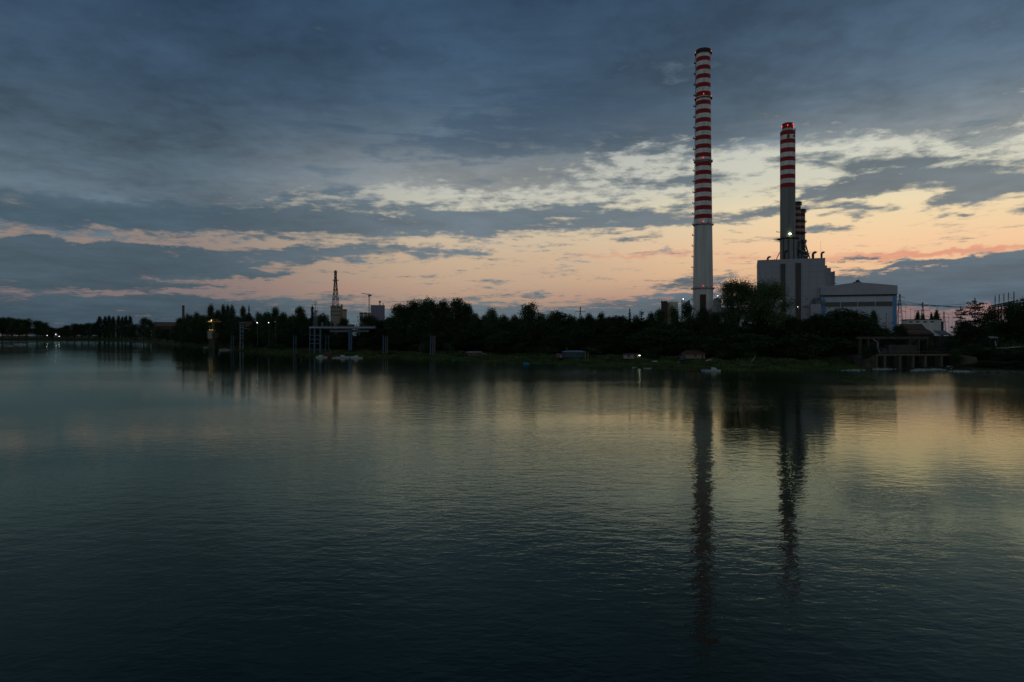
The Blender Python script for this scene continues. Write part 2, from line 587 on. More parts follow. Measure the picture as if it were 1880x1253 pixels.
BOATC = mat('blue_boat_cover', (0.05, 0.16, 0.36), 0.6, 0.15, 0.6)
BOATD = mat('brown_boat_hull', (0.12, 0.06, 0.04), 0.6, 0.2, 0.6)
YELLOW = mat('yellow_machine_paint', (0.38, 0.22, 0.03), 0.5, 0.15, 0.5)
LILAC = mat('lilac_grey_cladding', (0.24, 0.22, 0.30), 0.6, 0.08, 0.05, stretch=(1, 1, 0.2))
BRICK = mat('brown_brick', (0.16, 0.10, 0.09), 0.9, 0.2, 0.3)
BARK = mat('bark', (0.035, 0.028, 0.022), 0.95, 0.3, 1.5, stretch=(1, 1, 0.3))
WIRE = mat('cable', (0.03, 0.03, 0.032), 0.6, 0.1, 0.5)
L_WHITE = mat('lit_white_lamp', (0.8, 0.8, 0.8), 0.5, 0, emit=(1.0, 0.96, 0.84), estr=4.5)
L_WARM = mat('lit_warm_lamp', (0.8, 0.7, 0.5), 0.5, 0, emit=(1.0, 0.72, 0.32), estr=6.0)
L_YEL = mat('lit_yellow_lamp', (0.8, 0.7, 0.3), 0.5, 0, emit=(1.0, 0.70, 0.14), estr=1.6)
L_RED = mat('lit_red_beacon', (0.8, 0.1, 0.1), 0.5, 0, emit=(1.0, 0.10, 0.07), estr=1.6)
L_GREEN = mat('lit_pale_green_floodlight', (0.8, 0.8, 0.7), 0.5, 0, emit=(0.92, 1.0, 0.62), estr=9.0)


def leafmat(name, c, vary=0.45):
    m = mat(name, c, 0.7, vary, 0.35, spec=0.25, obj_vary=0.3)
    return m


LEAF = leafmat('broad_leaves', (0.036, 0.066, 0.024))
LEAF2 = leafmat('poplar_leaves', (0.036, 0.066, 0.024))
LEAF3 = leafmat('conifer_needles', (0.014, 0.026, 0.013))
LEAF4 = leafmat('willow_leaves', (0.074, 0.118, 0.048))
GRASS = mat('bank_grass', (0.070, 0.110, 0.036), 0.9, 0.5, 0.12, bump_d=0.08)

# ground sheet
mg = bpy.data.materials.new('riverbank_ground')
mg.use_nodes = True
t = mg.node_tree
b = t.nodes['Principled BSDF']
b.inputs['Roughness'].default_value = 0.95
b.inputs['Specular IOR Level'].default_value = 0.1
co = t.nodes.new('ShaderNodeNewGeometry')
nz = t.nodes.new('ShaderNodeTexNoise')
nz.inputs['Scale'].default_value = 0.09
nz.inputs['Detail'].default_value = 8
nz.inputs['Roughness'].default_value = 0.65
t.links.new(co.outputs['Position'], nz.inputs['Vector'])
cr = t.nodes.new('ShaderNodeValToRGB')
cr.color_ramp.elements[0].position = 0.36
cr.color_ramp.elements[0].color = (0.014, 0.020, 0.007, 1)
cr.color_ramp.elements[1].position = 0.62
cr.color_ramp.elements[1].color = (0.045, 0.066, 0.020, 1)
t.links.new(nz.outputs[0], cr.inputs[0])
sp = t.nodes.new('ShaderNodeSeparateXYZ')
t.links.new(co.outputs['Position'], sp.inputs[0])
mr = t.nodes.new('ShaderNodeMapRange')           # a strip of wet sand and silt at the waterline
t.links.new(sp.outputs[2], mr.inputs[0])
mr.inputs[1].default_value = 0.12
mr.inputs[2].default_value = 0.5
mx = t.nodes.new('ShaderNodeMix')
mx.data_type = 'RGBA'
t.links.new(mr.outputs[0], mx.inputs[0])
mx.inputs[6].default_value = (0.075, 0.068, 0.052, 1)
t.links.new(cr.outputs[0], mx.inputs[7])
t.links.new(mx.outputs[2], b.inputs['Base Color'])

# ---------------------------------------------------------------- water
mw = bpy.data.materials.new('river_water')
mw.use_nodes = True
t = mw.node_tree
b = t.nodes['Principled BSDF']
geo = t.nodes.new('ShaderNodeNewGeometry')


def wn(scale, sx, sy, rot, detail, rough=0.5, dist=0.0):
    mp = t.nodes.new('ShaderNodeMapping')
    mp.inputs['Rotation'].default_value = (0, 0, radians(rot))
    mp.inputs['Scale'].default_value = (sx, sy, 1)
    t.links.new(geo.outputs['Position'], mp.inputs[0])
    n = t.nodes.new('ShaderNodeTexNoise')
    n.noise_dimensions = '2D'
    n.inputs['Scale'].default_value = scale
    n.inputs['Detail'].default_value = detail
    n.inputs['Roughness'].default_value = rough
    n.inputs['Distortion'].default_value = dist
    t.links.new(mp.outputs[0], n.inputs['Vector'])
    return n.outputs[0]


def wm(op, a, bb, c=None):
    n = t.nodes.new('ShaderNodeMath')
    n.operation = op
    for s, v in zip(n.inputs, (a, bb, c)):
        if isinstance(v, bpy.types.NodeSocket):
            t.links.new(v, s)
        elif v is not None:
            s.default_value = v
    return n.outputs[0]


def wsm(v, a, bb, lo, hi):
    n = t.nodes.new('ShaderNodeMapRange')
    n.interpolation_type = 'SMOOTHSTEP'
    t.links.new(v, n.inputs[0])
    for i, q in enumerate((a, bb, lo, hi)):
        n.inputs[i + 1].default_value = q
    return n.outputs[0]


sp = t.nodes.new('ShaderNodeSeparateXYZ')
t.links.new(geo.outputs['Position'], sp.inputs[0])
# ripples: short-crested, crossing the view at a slant, livelier towards the plant's outfall
r0 = wn(0.20, 0.5, 1.0, 7, 2, 0.5, 0.4)
r1 = wn(1.8, 0.55, 1.0, 9, 2, 0.5, 0.3)
r2 = wn(4.2, 0.5, 1.0, -14, 2, 0.5, 0.2)
r3 = wn(0.62, 0.6, 1.0, 4, 1, 0.4)
hgt = wm('ADD', wm('MULTIPLY', r1, 0.030), wm('ADD', wm('MULTIPLY', r2, 0.010), wm('ADD', wm('MULTIPLY', r3, 0.040), wm('MULTIPLY', r0, 0.014))))
patch = wn(0.018, 0.35, 1.0, 6, 4, 0.55)
live = wm('MULTIPLY', wsm(sp.outputs[0], -75.0, 40.0, RIP_LEFT, 1.0), wsm(patch, 0.38, 0.62, 0.35, 1.35))
fade = wm('MULTIPLY', wsm(sp.outputs[1], 140.0, 460.0, 1.0, 0.6), wsm(sp.outputs[1], 14.0, 75.0, 0.55, 1.0))
bp = t.nodes.new('ShaderNodeBump')
bp.inputs['Distance'].default_value = RIP
t.links.new(wm('MULTIPLY', live, fade), bp.inputs['Strength'])
t.links.new(hgt, bp.inputs['Height'])
# murky green river: a body colour under a fresnel reflection whose green, dimmed tone is put into the gloss colour
t.nodes.remove(b)
df = t.nodes.new('ShaderNodeBsdfDiffuse')
df.inputs['Color'].default_value = (0.007, 0.020, 0.014, 1)
gl = t.nodes.new('ShaderNodeBsdfGlossy')
gl.inputs['Color'].default_value = WATER_TINT
# ripples too small and far away to see one by one
t.links.new(wm('MULTIPLY', wsm(sp.outputs[1], 40.0, 230.0, 0.045, 0.125), wsm(sp.outputs[0], -150.0, 30.0, 0.4, 1.0)), gl.inputs['Roughness'])
fr = t.nodes.new('ShaderNodeFresnel')
fr.inputs['IOR'].default_value = 1.333
for n in (gl, fr, df):
    t.links.new(bp.outputs[0], n.inputs['Normal'])
ms = t.nodes.new('ShaderNodeMixShader')
t.links.new(fr.outputs[0], ms.inputs[0])
t.links.new(df.outputs[0], ms.inputs[1])
t.links.new(gl.outputs[0], ms.inputs[2])
t.links.new(ms.outputs[0], t.nodes['Material Output'].inputs[0])
wv = []
wf = []
s = 9000.0
water = MB().add([(-s, -s, 0), (s, -s, 0), (s, s, 0), (-s, s, 0)], [(0, 1, 2, 3)]).build('water', mw)
tag(water, kind='structure')

# ground sheet: polar grid that follows the waterline and runs to the horizon
cols = [px for px in range(-900, -100, 100)] + [px for px in range(-100, 2000, 12)] + [px for px in range(2000, 3601, 200)]
gv, gf = [], []
np_ = len(PROFILE)
for px in cols:
    for off, z in PROFILE:
        q = G(px, off) if off >= 0 else None
        if q is None:
            Y = shoreY(px) + off
            q = Vector(((px - 940.0) / F * Y, Y, z))
        gv.append(q)
for i in range(len(cols) - 1):
    for j in range(np_ - 1):
        a = i * np_ + j
        gf.append((a, a + np_, a + np_ + 1, a + 1))
ground = MB().add(gv, gf).build('ground', mg, smooth_ang=60)
tag(ground, kind='structure')
# low grassy spit upstream of the bend
sv, sf = [], []
N = 22
for i in range(N + 1):
    a = i / N
    px = -420 + a * 520
    y0 = 15036.0 / (19.5 - 8.5 * a ** 2.2)
    y1 = y0 + 420 * (1 - a ** 3) + 15
    for j, (k, z) in enumerate(((0, -0.6), (0.04, 0.25), (0.2, 1.2), (0.6, 1.5), (0.92, 0.8), (1, -0.6))):
        Y = y0 + (y1 - y0) * k
        sv.append(((px - 940) / F * Y, Y, z * (1 - 0.85 * a ** 4) if z > 0 else z))
for i in range(N):
    for j in range(5):
        q = i * 6 + j
        sf.append((q, q + 6, q + 7, q + 1))
spit = MB().add(sv, sf).build('terrain', mg, smooth_ang=60)
tag(spit, kind='structure')

# ---------------------------------------------------------------- trees (each a thing: trunk > limbs in one mesh, crown)
def leaf(mb, c, s, rnd, droop=0.0):
    ax = Vector((rnd.gauss(0, 1), rnd.gauss(0, 1), rnd.gauss(0, 0.7) - droop))
    if ax.length < 1e-3:
        ax = Vector((1, 0, 0))
    ax.normalize()
    o = Vector((rnd.gauss(0, 1), rnd.gauss(0, 1), rnd.gauss(0, 1)))
    bx = ax.cross(o)
    if bx.length < 1e-3:
        return
    bx.normalize()
    a = s * rnd.uniform(0.6, 1.25)
    w = a * rnd.uniform(0.4, 0.62)
    c = Vector(c)
    mb.add([c - ax * a * 0.5, c + bx * w * 0.5, c + ax * a * 0.5, c - bx * w * 0.5], [(0, 1, 2, 3)])


def lobes_tree(rnd, H, Wd, base, nlobe, nleaf, size, pointy=0.0, loose=0.0, lobe_r=(0.19, 0.29), upright=1.0):
    tr, cw = MB(), MB()
    r0 = H * 0.016 + 0.12
    fork = H * (base + 0.08)
    pts = [Vector((0, 0, -0.6)), Vector((rnd.uniform(-.2, .2), rnd.uniform(-.2, .2), fork * 0.5)), Vector((rnd.uniform(-.5, .5), rnd.uniform(-.5, .5), fork))]
    tr.tube(pts[0], pts[1], r0 * 1.25, r0 * 0.95, 8)
    tr.tube(pts[1], pts[2], r0 * 0.95, r0 * 0.8, 8)
    lob = []
    for i in range(nlobe):
        k = (i + 0.5) / nlobe
        z = base + (1 - base) * (0.12 + 0.80 * k)
        env = sin(pi * min(1.0, (0.16 + 0.84 * k)) ** 0.9) ** 0.6
        env *= (1 - pointy * k)
        w = rnd.uniform(0, 2 * pi) if i else 0
        rr = Wd * 0.5 * env * rnd.uniform(0.35, 0.86)
        R = Wd * rnd.uniform(*lobe_r) * (1 - 0.3 * k)
        c = Vector((cos(w + i * 2.4) * rr, sin(w + i * 2.4) * rr, z * H))
        if c.z + R * upright > H:
            c.z = H - R * upright * rnd.uniform(0.9, 1.1)
        lob.append((c, R))
    lob.append((Vector((0, 0, H * (0.97 - lobe_r[0] * Wd / H * upright))), Wd * lobe_r[0]))
    for c, R in lob:
        s = pts[2]
        mid = s.lerp(c, 0.55) + Vector((0, 0, -0.06 * (c - s).length))
        tr.tube(s, mid, r0 * 0.45, r0 * 0.28, 5, caps=False)
        tr.tube(mid, c, r0 * 0.28, r0 * 0.08, 5, caps=False)
        for q in range(4):
            d = Vector((rnd.gauss(0, 1), rnd.gauss(0, 1), rnd.gauss(0.4, 0.8))).normalized() * R * 0.85
            tr.tube(c.lerp(mid, 0.3), c + d, r0 * 0.09, r0 * 0.03, 4, caps=False)
    tot = sum(R ** 2 for _, R in lob)
    for c, R in lob:
        n = int(nleaf * R * R / tot)
        ncl = max(6, n // 16)
        for q in range(ncl):
            d = Vector((rnd.gauss(0, 1), rnd.gauss(0, 1), rnd.gauss(0, 1) * 0.9)).normalized()
            rad = R * (rnd.uniform(0.25, 1.0) ** 0.6) * (1 + loose * rnd.uniform(-0.2, 0.5))
            cc = c + Vector((d.x * rad, d.y * rad, d.z * rad * upright))
            sp = size * 1.1 * (1 + loose)
            for e in range(16):
                leaf(cw, cc + Vector((rnd.gauss(0, sp), rnd.gauss(0, sp), rnd.gauss(0, sp * 0.8))), size, rnd)
    return tr, cw


def poplar_tree(rnd, H, Wd, nleaf, size, spire=0.6):
    tr, cw = MB(), MB()
    tr.tube((0, 0, -0.6), (0.1, 0, H * 0.45), 0.42, 0.26, 8)
    tr.tube((0.1, 0, H * 0.45), (0, 0.1, H * 0.93), 0.26, 0.05, 6)
    for i in range(26):
        z = H * rnd.uniform(0.1, 0.8)
        w = rnd.uniform(0, 2 * pi)
        tr.tube((0, 0, z), (cos(w) * Wd * 0.3, sin(w) * Wd * 0.3, z + H * 0.12), 0.09, 0.03, 4, caps=False)
    for q in range(nleaf // 16):
        k = rnd.uniform(0, 1)
        env = min(1, k * 6 + 0.25) * (1 - max(0, (k - spire) / (1 - spire)) ** 1.6)
        env *= 0.82 + 0.18 * sin(k * 23 + rnd.uniform(0, 2))
        w = rnd.uniform(0, 2 * pi)
        rr = Wd * 0.5 * env * rnd.uniform(0.1, 1.0) ** 0.5
        c = Vector((cos(w) * rr, sin(w) * rr, H * (0.07 + 0.92 * k)))
        for e in range(16):
            leaf(cw, c + Vector((rnd.gauss(0, size * 0.7), rnd.gauss(0, size * 0.7), rnd.gauss(0, size * 1.5))), size, rnd)
    return tr, cw


def tiered_conifer(rnd, H, Wd, tiers, size, nleaf, flat=True, top=0.05, base=0.1):
    """cedar / spruce: whorls of near-horizontal boughs with sky between them"""
    tr, cw = MB(), MB()
    tr.tube((0, 0, -0.6), (0, 0, H * 0.55), 0.45, 0.3, 8)
    tr.tube((0, 0, H * 0.55), (0.15, 0, H * 0.99), 0.3, 0.04, 6)
    for i in range(tiers):
        k = (i + 0.3) / tiers
        z = H * (base + (0.97 - base) * k)
        L = Wd * 0.5 * ((1 - k) * (1 - top) + top) ** (0.75 if flat else 1.0)
        nb = 7 if flat else 8
        for j in range(nb):
            w = 2 * pi * (j + rnd.uniform(-.35, .35)) / nb + i * 1.1
            ln = L * rnd.uniform(0.55, 1.12)
            zz_ = z + rnd.uniform(-.3, .3) * H / tiers
            tip = Vector((cos(w) * ln, sin(w) * ln, zz_ + (0.05 if flat else -0.16) * ln))
            s = Vector((0, 0, zz_))
            tr.tube(s, tip, 0.10, 0.03, 4, caps=False)
            n = int(nleaf / (tiers * nb) * (0.35 + 1.2 * (1 - k)))
            for e in range(n):
                f = rnd.uniform(0.18, 1.04)
                p = s.lerp(tip, f)
                sw = ln * 0.20 * (1.1 - 0.6 * f)
                leaf(cw, p + Vector((rnd.gauss(0, sw), rnd.gauss(0, sw), rnd.gauss(0, size * 0.35))), size, rnd, 0.1)
    for e in range(30):
        leaf(cw, (rnd.gauss(0, .2), rnd.gauss(0, .2), H * rnd.uniform(0.9, 1.0)), size * 0.8, rnd)
    return tr, cw


def umbrella_pine(rnd, H, Wd, size):
    tr, cw = MB(), MB()
    tr.tube((0, 0, -0.6), (0.4, 0, H * 0.75), 0.4, 0.25, 8)
    for i in range(8):
        w = i * pi / 4
        tr.tube((0.4, 0, H * 0.72), (cos(w) * Wd * 0.35, sin(w) * Wd * 0.35, H * 0.9), 0.14, 0.05, 4)
    for q in range(220):
        w = rnd.uniform(0, 2 * pi)
        rr = Wd * 0.5 * sqrt(rnd.uniform(0, 1))
        c = Vector((cos(w) * rr, sin(w) * rr, H * (0.86 + 0.12 * rnd.uniform(-1, 1) * (1 - (2 * rr / Wd) ** 2))))
        for e in range(14):
            leaf(cw, c + Vector((rnd.gauss(0, size), rnd.gauss(0, size), rnd.gauss(0, size * .5))), size, rnd)
    return tr, cw


def willow_tree(rnd, H, Wd, nleaf, size, heads):
    """big open tree: a few leaning main limbs, feathery upswept sprays, sky between them"""
    tr, cw = MB(), MB()
    fork = Vector((0, 0, H * 0.24))
    tr.tube((0, 0, -0.8), fork, 1.05, 0.8, 10)
    twigs = []
    for (hx, hz, R) in heads:
        for q in range(3):
            c = Vector((hx * Wd + rnd.uniform(-.04, .04) * Wd, rnd.uniform(-.28, .28) * Wd, hz * H))
            mid = fork.lerp(c, 0.5) + Vector((hx * Wd * 0.12, 0, -0.03 * H))
            if q == 0:
                tr.tube(fork, mid, 0.55, 0.32, 7, caps=False)
                tr.tube(mid, c, 0.32, 0.09, 6, caps=False)
            else:
                tr.tube(fork.lerp(mid, 0.6), c, 0.24, 0.06, 5, caps=False)
            for e in range(13):
                d = Vector((rnd.gauss(0, 1), rnd.gauss(0, 1), rnd.gauss(0.45, 0.8))).normalized()
                tip = c + d * R * Wd * rnd.uniform(0.55, 1.15)
                tr.tube(c.lerp(mid, rnd.uniform(0, .4)), tip, 0.06, 0.02, 4, caps=False)
                twigs.append((c, tip))
    per = max(4, nleaf // len(twigs))
    for c, tip in twigs:
        for e in range(per):
            f = rnd.uniform(0.15, 1.08)
            p = c.lerp(tip, f)
            sp = size * (1.0 + 1.1 * (1 - abs(f - 0.6)))
            leaf(cw, p + Vector((rnd.gauss(0, sp), rnd.gauss(0, sp), rnd.gauss(0, sp))), size, rnd, 0.15)
    return tr, cw


TREE = {}


def proto(key, H, Wd, made, leafm):
    tr, cw = made
    TREE[key] = (H, Wd, tr.mesh(key + '_trunk', BARK), cw.mesh(key + '_crown', leafm))


rs = random.Random
for i in range(4):
    proto('broad%d' % i, 22, 17, lobes_tree(rs(20 + i), 22, 17, 0.12, 13 + 2 * i, 9000, 0.85, 0.25, 0.15), LEAF)
for i in range(3):
    proto('tall%d' % i, 28, 13, lobes_tree(rs(40 + i), 28, 13, 0.10, 17 + i, 9000, 0.82, 0.35, 0.2, (0.17, 0.26), 1.45), LEAF2)
for i in range(3):
    proto('poplar%d' % i, 26, 5.5, poplar_tree(rs(60 + i), 26, 5.5, 6000, 0.75, 0.55 + 0.1 * i), LEAF2)
proto('cypress0', 18, 3.6, poplar_tree(rs(70), 18, 3.6, 3400, 0.5, 0.35), LEAF3)
for i in range(2):
    proto('spruce%d' % i, 22, 9, tiered_conifer(rs(80 + i), 22, 9, 13, 0.6, 3600, False), LEAF3)
proto('cedar0', 22, 20, tiered_conifer(rs(90), 22, 20, 8, 0.7, 5200, True, 0.32, 0.12), LEAF3)
proto('cedar1', 22, 16, tiered_conifer(rs(92), 22, 16, 7, 0.7, 4200, True, 0.35, 0.15), LEAF3)
proto('pine0', 18, 12, umbrella_pine(rs(95), 18, 12, 0.6), LEAF3)
proto('willow0', 42, 30, willow_tree(rs(101), 42, 30, 30000, 0.72,
      [(-0.12, 0.42, 0.20), (0.14, 0.46, 0.22), (-0.20, 0.60, 0.2), (0.05, 0.62, 0.22), (0.30, 0.58, 0.2), (-0.02, 0.80, 0.18), (0.20, 0.80, 0.2), (0.36, 0.74, 0.16), (-0.16, 0.74, 0.14), (0.30, 0.42, 0.16)]), LEAF4)
proto('willow1', 40, 20, willow_tree(rs(105), 40, 20, 24000, 0.7,
      [(-0.2, 0.50, 0.26), (0.18, 0.52, 0.26), (-0.26, 0.68, 0.25), (0.10, 0.70, 0.26), (-0.14, 0.85, 0.2), (0.16, 0.84, 0.22), (0.0, 0.36, 0.26)]), LEAF4)
for i in range(3):
    proto('shrub%d' % i, 6, 8, lobes_tree(rs(110 + i), 6, 8, 0.02, 9, 2600, 0.38, 0.1, 0.3, (0.18, 0.3)), (LEAF4, LEAF, LEAF2)[i])

rt_ = random.Random(5)


def tree(px, top, wpx, key, off, name, label, group=None, cat='tree', yaw=None, base_z=None):
    H, Wd, tm, cm = TREE[key]
    g = G(px, off)
    if base_z is not None:
        g.z = base_z
    h = CAMH - (top - HZ) / F * g.y - g.z
    w = wpx * 1.4 / F * g.y
    o = thing(name, label, cat, g, rt_.uniform(0, 6.28) if yaw is None else yaw, group)
    o.scale = (w / Wd, w / Wd, max(1.5, h) / H)
    for nm, me in (('trunk', tm), ('crown', cm)):
        c = bpy.data.objects.new(nm, me)
        COL.objects.link(c)
        c.parent = o
    return o


def some(*keys):
    return rt_.choice(keys)


# --- trees one can tell apart on the skyline: (px, top row, width px, kind, metres behind waterline, label)
SKY_TREES = [
    # grove left of centre, above the two pile clusters
    (737, 557, 40, 'broad1', 40, 'rounded tree at the low outer end of the tall grove beside the lilac tower block'),
    (760, 550, 32, 'tall0', 46, 'tall tree with a feathered top, second in the big grove from the lilac block'),
    (787, 547.5, 44, 'broad2', 42, 'broad full-crowned tree in the middle of the big grove behind the pile clusters'),
    (812, 550, 28, 'tall1', 50, 'narrow tree filling the grove between its broad middle and its highest tree'),
    (838, 546, 40, 'tall2', 44, 'highest tree of the big grove, upright lobed crown, straight behind the last pile cluster'),
    (857, 556, 26, 'tall0', 52, 'slim tree at the steep end of the big grove where the skyline drops'),
    (903, 565, 24, 'broad3', 45, 'small domed tree standing alone above the low wood beyond the big grove'),
    (973, 558, 42, 'broad0', 42, 'pointed dome of a tree behind the pale-roofed hut and the blue rowing boat'),
    (1022, 571, 56, 'broad2', 48, 'wide low tree between the pointed dome and the distant pylon'),
    (1083, 574.5, 20, 'broad1', 48, 'small round-topped tree just past the distant pylon'),
    (1103, 573, 18, 'tall1', 50, 'small upright tree beside the round-topped one, short of the flat pine'),
    (1131, 578, 16, 'pine0', 50, 'flat-topped umbrella pine on the low skyline'),
    (1156, 565, 18, 'spruce0', 46, 'pointed conifer spire on the skyline right of the flat pine'),
    (1178, 567, 16, 'cedar1', 46, 'ragged crooked-topped conifer next to the pointed spire'),
    (1196, 572, 22, 'broad3', 44, 'bushy tree just before the dark tank block'),
    (1210, 566, 26, 'tall2', 40, 'upright tree hiding the foot of the dark tank block'),
    (1236, 565, 26, 'broad0', 38, 'tree in front of the dark tank block, its crown below the block roof'),
    (1262, 556, 28, 'tall1', 36, 'loose tree close against the foot of the tall striped chimney, with gaps of light'),
    (1291, 566, 34, 'broad2', 34, 'tree covering the very foot of the tall striped chimney'),
    (1312, 572, 26, 'tall0', 36, 'tree between the tall chimney and the great willow'),
    (1352, 511, 54, 'willow1', 40, 'slimmer feathery willow in front of the boiler house, the smaller of the pair'),
    (1402, 506, 90, 'willow0', 34, 'great open-crowned willow with forked trunk before the boiler house louvres'),
    (1338, 585, 40, 'broad1', 30, 'low bushy tree at the feet of the willow pair'),
    (1452, 580, 40, 'broad3', 32, 'low round tree below the tall louvre strips of the boiler house'),
    (1500, 578, 44, 'broad0', 36, 'rounded tree joining the big dome in front of the blue-cornered hall'),
    (1545, 567, 92, 'broad2', 38, 'very wide dark dome of a tree hiding the lower wall of the turbine hall'),
    (1585, 578, 44, 'broad1', 42, 'shoulder tree on the sluice side of the wide dark dome'),
    (1604, 573, 15, 'poplar1', 46, 'small narrow tree standing against the turbine hall wall'),
    (1650, 596, 26, 'broad3', 60, 'bushy tree at the blue corner of the turbine hall'),
    (1685, 574.5, 9, 'poplar0', 205, 'short rounded poplar behind the white windowed building, first of its four small trees'),
    (1694, 579, 7, 'poplar2', 205, 'smallest of the four trees showing over the white windowed building'),
    (1710, 576.5, 7, 'poplar1', 205, 'short slim tree third over the white windowed building'),
    (1719.5, 571.5, 9, 'poplar2', 205, 'tallest of the four small trees over the white windowed building'),
    (1790, 547.5, 52, 'cedar0', 52, 'layered cedar with flat spreading boughs beyond the sluice'),
    (1764, 562, 30, 'cedar1', 46, 'smaller ragged cedar leaning into the layered cedar on the sluice side'),
    (1822, 566, 44, 'broad0', 86, 'dark round tree in front of the conveyor truss'),
    (1856, 556, 42, 'broad3', 88, 'dark tree rising past the far end of the conveyor truss'),
    (1885, 543, 56, 'broad1', 84, 'tall dark tree at the edge of the view beyond the conveyor truss'),
    # left half
    (388, 559.5, 16, 'tall1', 40, 'tall dense tree directly behind the yellow intake crane'),
    (400, 568, 13, 'tall0', 45, 'shorter tree leaning beside the tall dense one behind the yellow crane'),
    (410, 563, 10, 'poplar0', 55, 'first of three even poplars past the yellow crane'),
    (418, 563, 9, 'poplar1', 55, 'middle one of three even poplars past the yellow crane'),
    (426, 563.5, 10, 'poplar2', 55, 'last of three even poplars, parted from the other two by a slit of sky'),
    (447, 561, 14, 'tall2', 50, 'thin-topped airy tree above the pale loading frame'),
    (457, 560, 16, 'spruce1', 48, 'pointed bushy tree above the pale loading frame'),
    (475, 575, 20, 'broad0', 40, 'low dome tree behind the two white lamps'),
    (490, 571.5, 22, 'broad1', 42, 'round tree just past the two white lamps'),
    (506, 563, 17, 'tall0', 44, 'upright dark tree midway from the white lamps to the stair tower'),
    (521, 573, 18, 'broad3', 42, 'low rounded tree between the upright dark one and the twin-topped tree'),
    (549, 562, 25, 'tall2', 42, 'twin-topped tree left of the signal mast'),
    (573.5, 563, 8, 'cypress0', 52, 'thin dark cypress beside the signal mast'),
    (592, 576, 30, 'broad2', 50, 'flat low tree at the base of the lattice radio tower'),
    (632, 585, 26, 'broad0', 50, 'low tree under the two-part concrete silo'),
    (679, 578, 46, 'broad1', 42, 'spreading dark tree hiding the foot of the tower crane'),
    (714, 583, 26, 'broad3', 42, 'low bush-like tree below the lilac tower block'),
]
for (px, top, w, key, off, lab) in SKY_TREES:
    off = max(off, 58) if 325 < px < 1640 else off
    nm = {'b': 'broadleaf_tree', 't': 'tall_tree', 'p': 'poplar_tree', 'c': 'cedar_tree', 's': 'spruce_tree', 'w': 'willow_tree'}[key[0]]
    if key == 'cypress0':
        nm = 'cypress_tree'
    if key == 'pine0':
        nm = 'umbrella_pine'
    bz = 6.0 if off > 100 else None
    tree(px, top, w, key, off, nm, lab, base_z=bz)

# far left: trees beyond the river bend
for i, (px, top, w) in enumerate(((-12, 583, 26), (4, 582, 26), (20, 583.5, 24), (35, 585, 22), (50, 586, 24), (68, 588.5, 24), (82, 593, 20))):
    tree(px, top, w, some('broad0', 'broad1', 'broad2', 'broad3'), 90 + 10 * (i % 3), 'broadleaf_tree',
         'far round tree in the sinking row across the water above the moored spit boats', 'far round trees at the river bend')
for i, (px, top, w) in enumerate(((96, 601, 20), (110, 601.5, 18), (123, 597, 20), (137, 594, 20), (150, 595, 20), (163, 593, 20), (176, 592.5, 18))):
    tree(px, top, w, some('broad0', 'broad1', 'broad2', 'broad3'), 60 + 12 * (i % 3), 'broadleaf_tree',
         'far low tree behind the three white shore lamps, before the row of poplars', 'far low trees behind the shore lamps')
for i, (px, top, w) in enumerate(((183, 582.5, 9), (193, 583, 8), (200, 581.5, 8), (208, 583, 8), (217.5, 582, 7), (224.5, 583, 6), (231, 582, 8), (239, 582, 8))):
    tree(px, top, w, some('poplar0', 'poplar1', 'poplar2'), 70, 'poplar_tree',
         'one of eight tall dark poplars standing in a line on the far shore', 'line of far poplars')
for i, (px, top, w) in enumerate(((248, 596, 20), (264, 583, 17), (275, 586, 16), (290, 601, 18), (306, 604, 20), (322, 602, 18))):
    tree(px, top, w, some('broad0', 'broad1', 'tall1', 'broad3'), 30, 'broadleaf_tree',
         'far tree around the brown-roofed factory, past the line of poplars', 'far trees around the factory')
for i, (px, top, w) in enumerate(((333, 583, 20), (346, 578, 22), (361, 573, 18), (372, 579, 20))):
    tree(px, top, w, some('broad0', 'broad1', 'broad2'), 30, 'broadleaf_tree',
         'round dark tree between the brick chimney and the yellow crane', 'trees between brick chimney and yellow crane')

# the wood under the skyline: smaller trees filling the bank
def sky_row(px):
    best = 605.0
    for (q, top, w, key, off, lab) in SKY_TREES:
        d = abs(px - q) / (w * 0.75)
        if d < 1:
            best = min(best, top + (600 - top) * d * d)
    return best


k = 0
for off, lo_, hi_ in ((76, -4, 5), (64, 2, 12), (54, 14, 26), (47, 26, 40)):
    px = 325 + off * 0.2
    while px < 1595:
        Y = shoreY(px) + off
        w = rt_.uniform(11, 17) / Y * F
        if px > 1310 and off > 70:
            px += w
            continue
        base = 583 if px < 1180 else (586 if px < 1500 else 590)
        top = base + rt_.uniform(lo_, hi_) * (1.0 if px > 600 else 0.55)
        if 596 < px < 690:                      # keep the view under the gantry open
            top = max(top, 613 + rt_.uniform(0, 10))
        if 372 < px < 470 and off < 50:
            top = max(top, 600 + rt_.uniform(0, 8))
        tree(px, top, w * rt_.uniform(1.0, 1.25), some('broad0', 'broad1', 'broad2', 'broad3', 'tall0', 'tall1'), off + rt_.uniform(-5, 5), 'broadleaf_tree',
             'dark leafy tree low in the unbroken wood along the bank, below the skyline trees', 'low trees of the riverbank wood')
        px += w * rt_.uniform(0.6, 0.95)
        k += 1
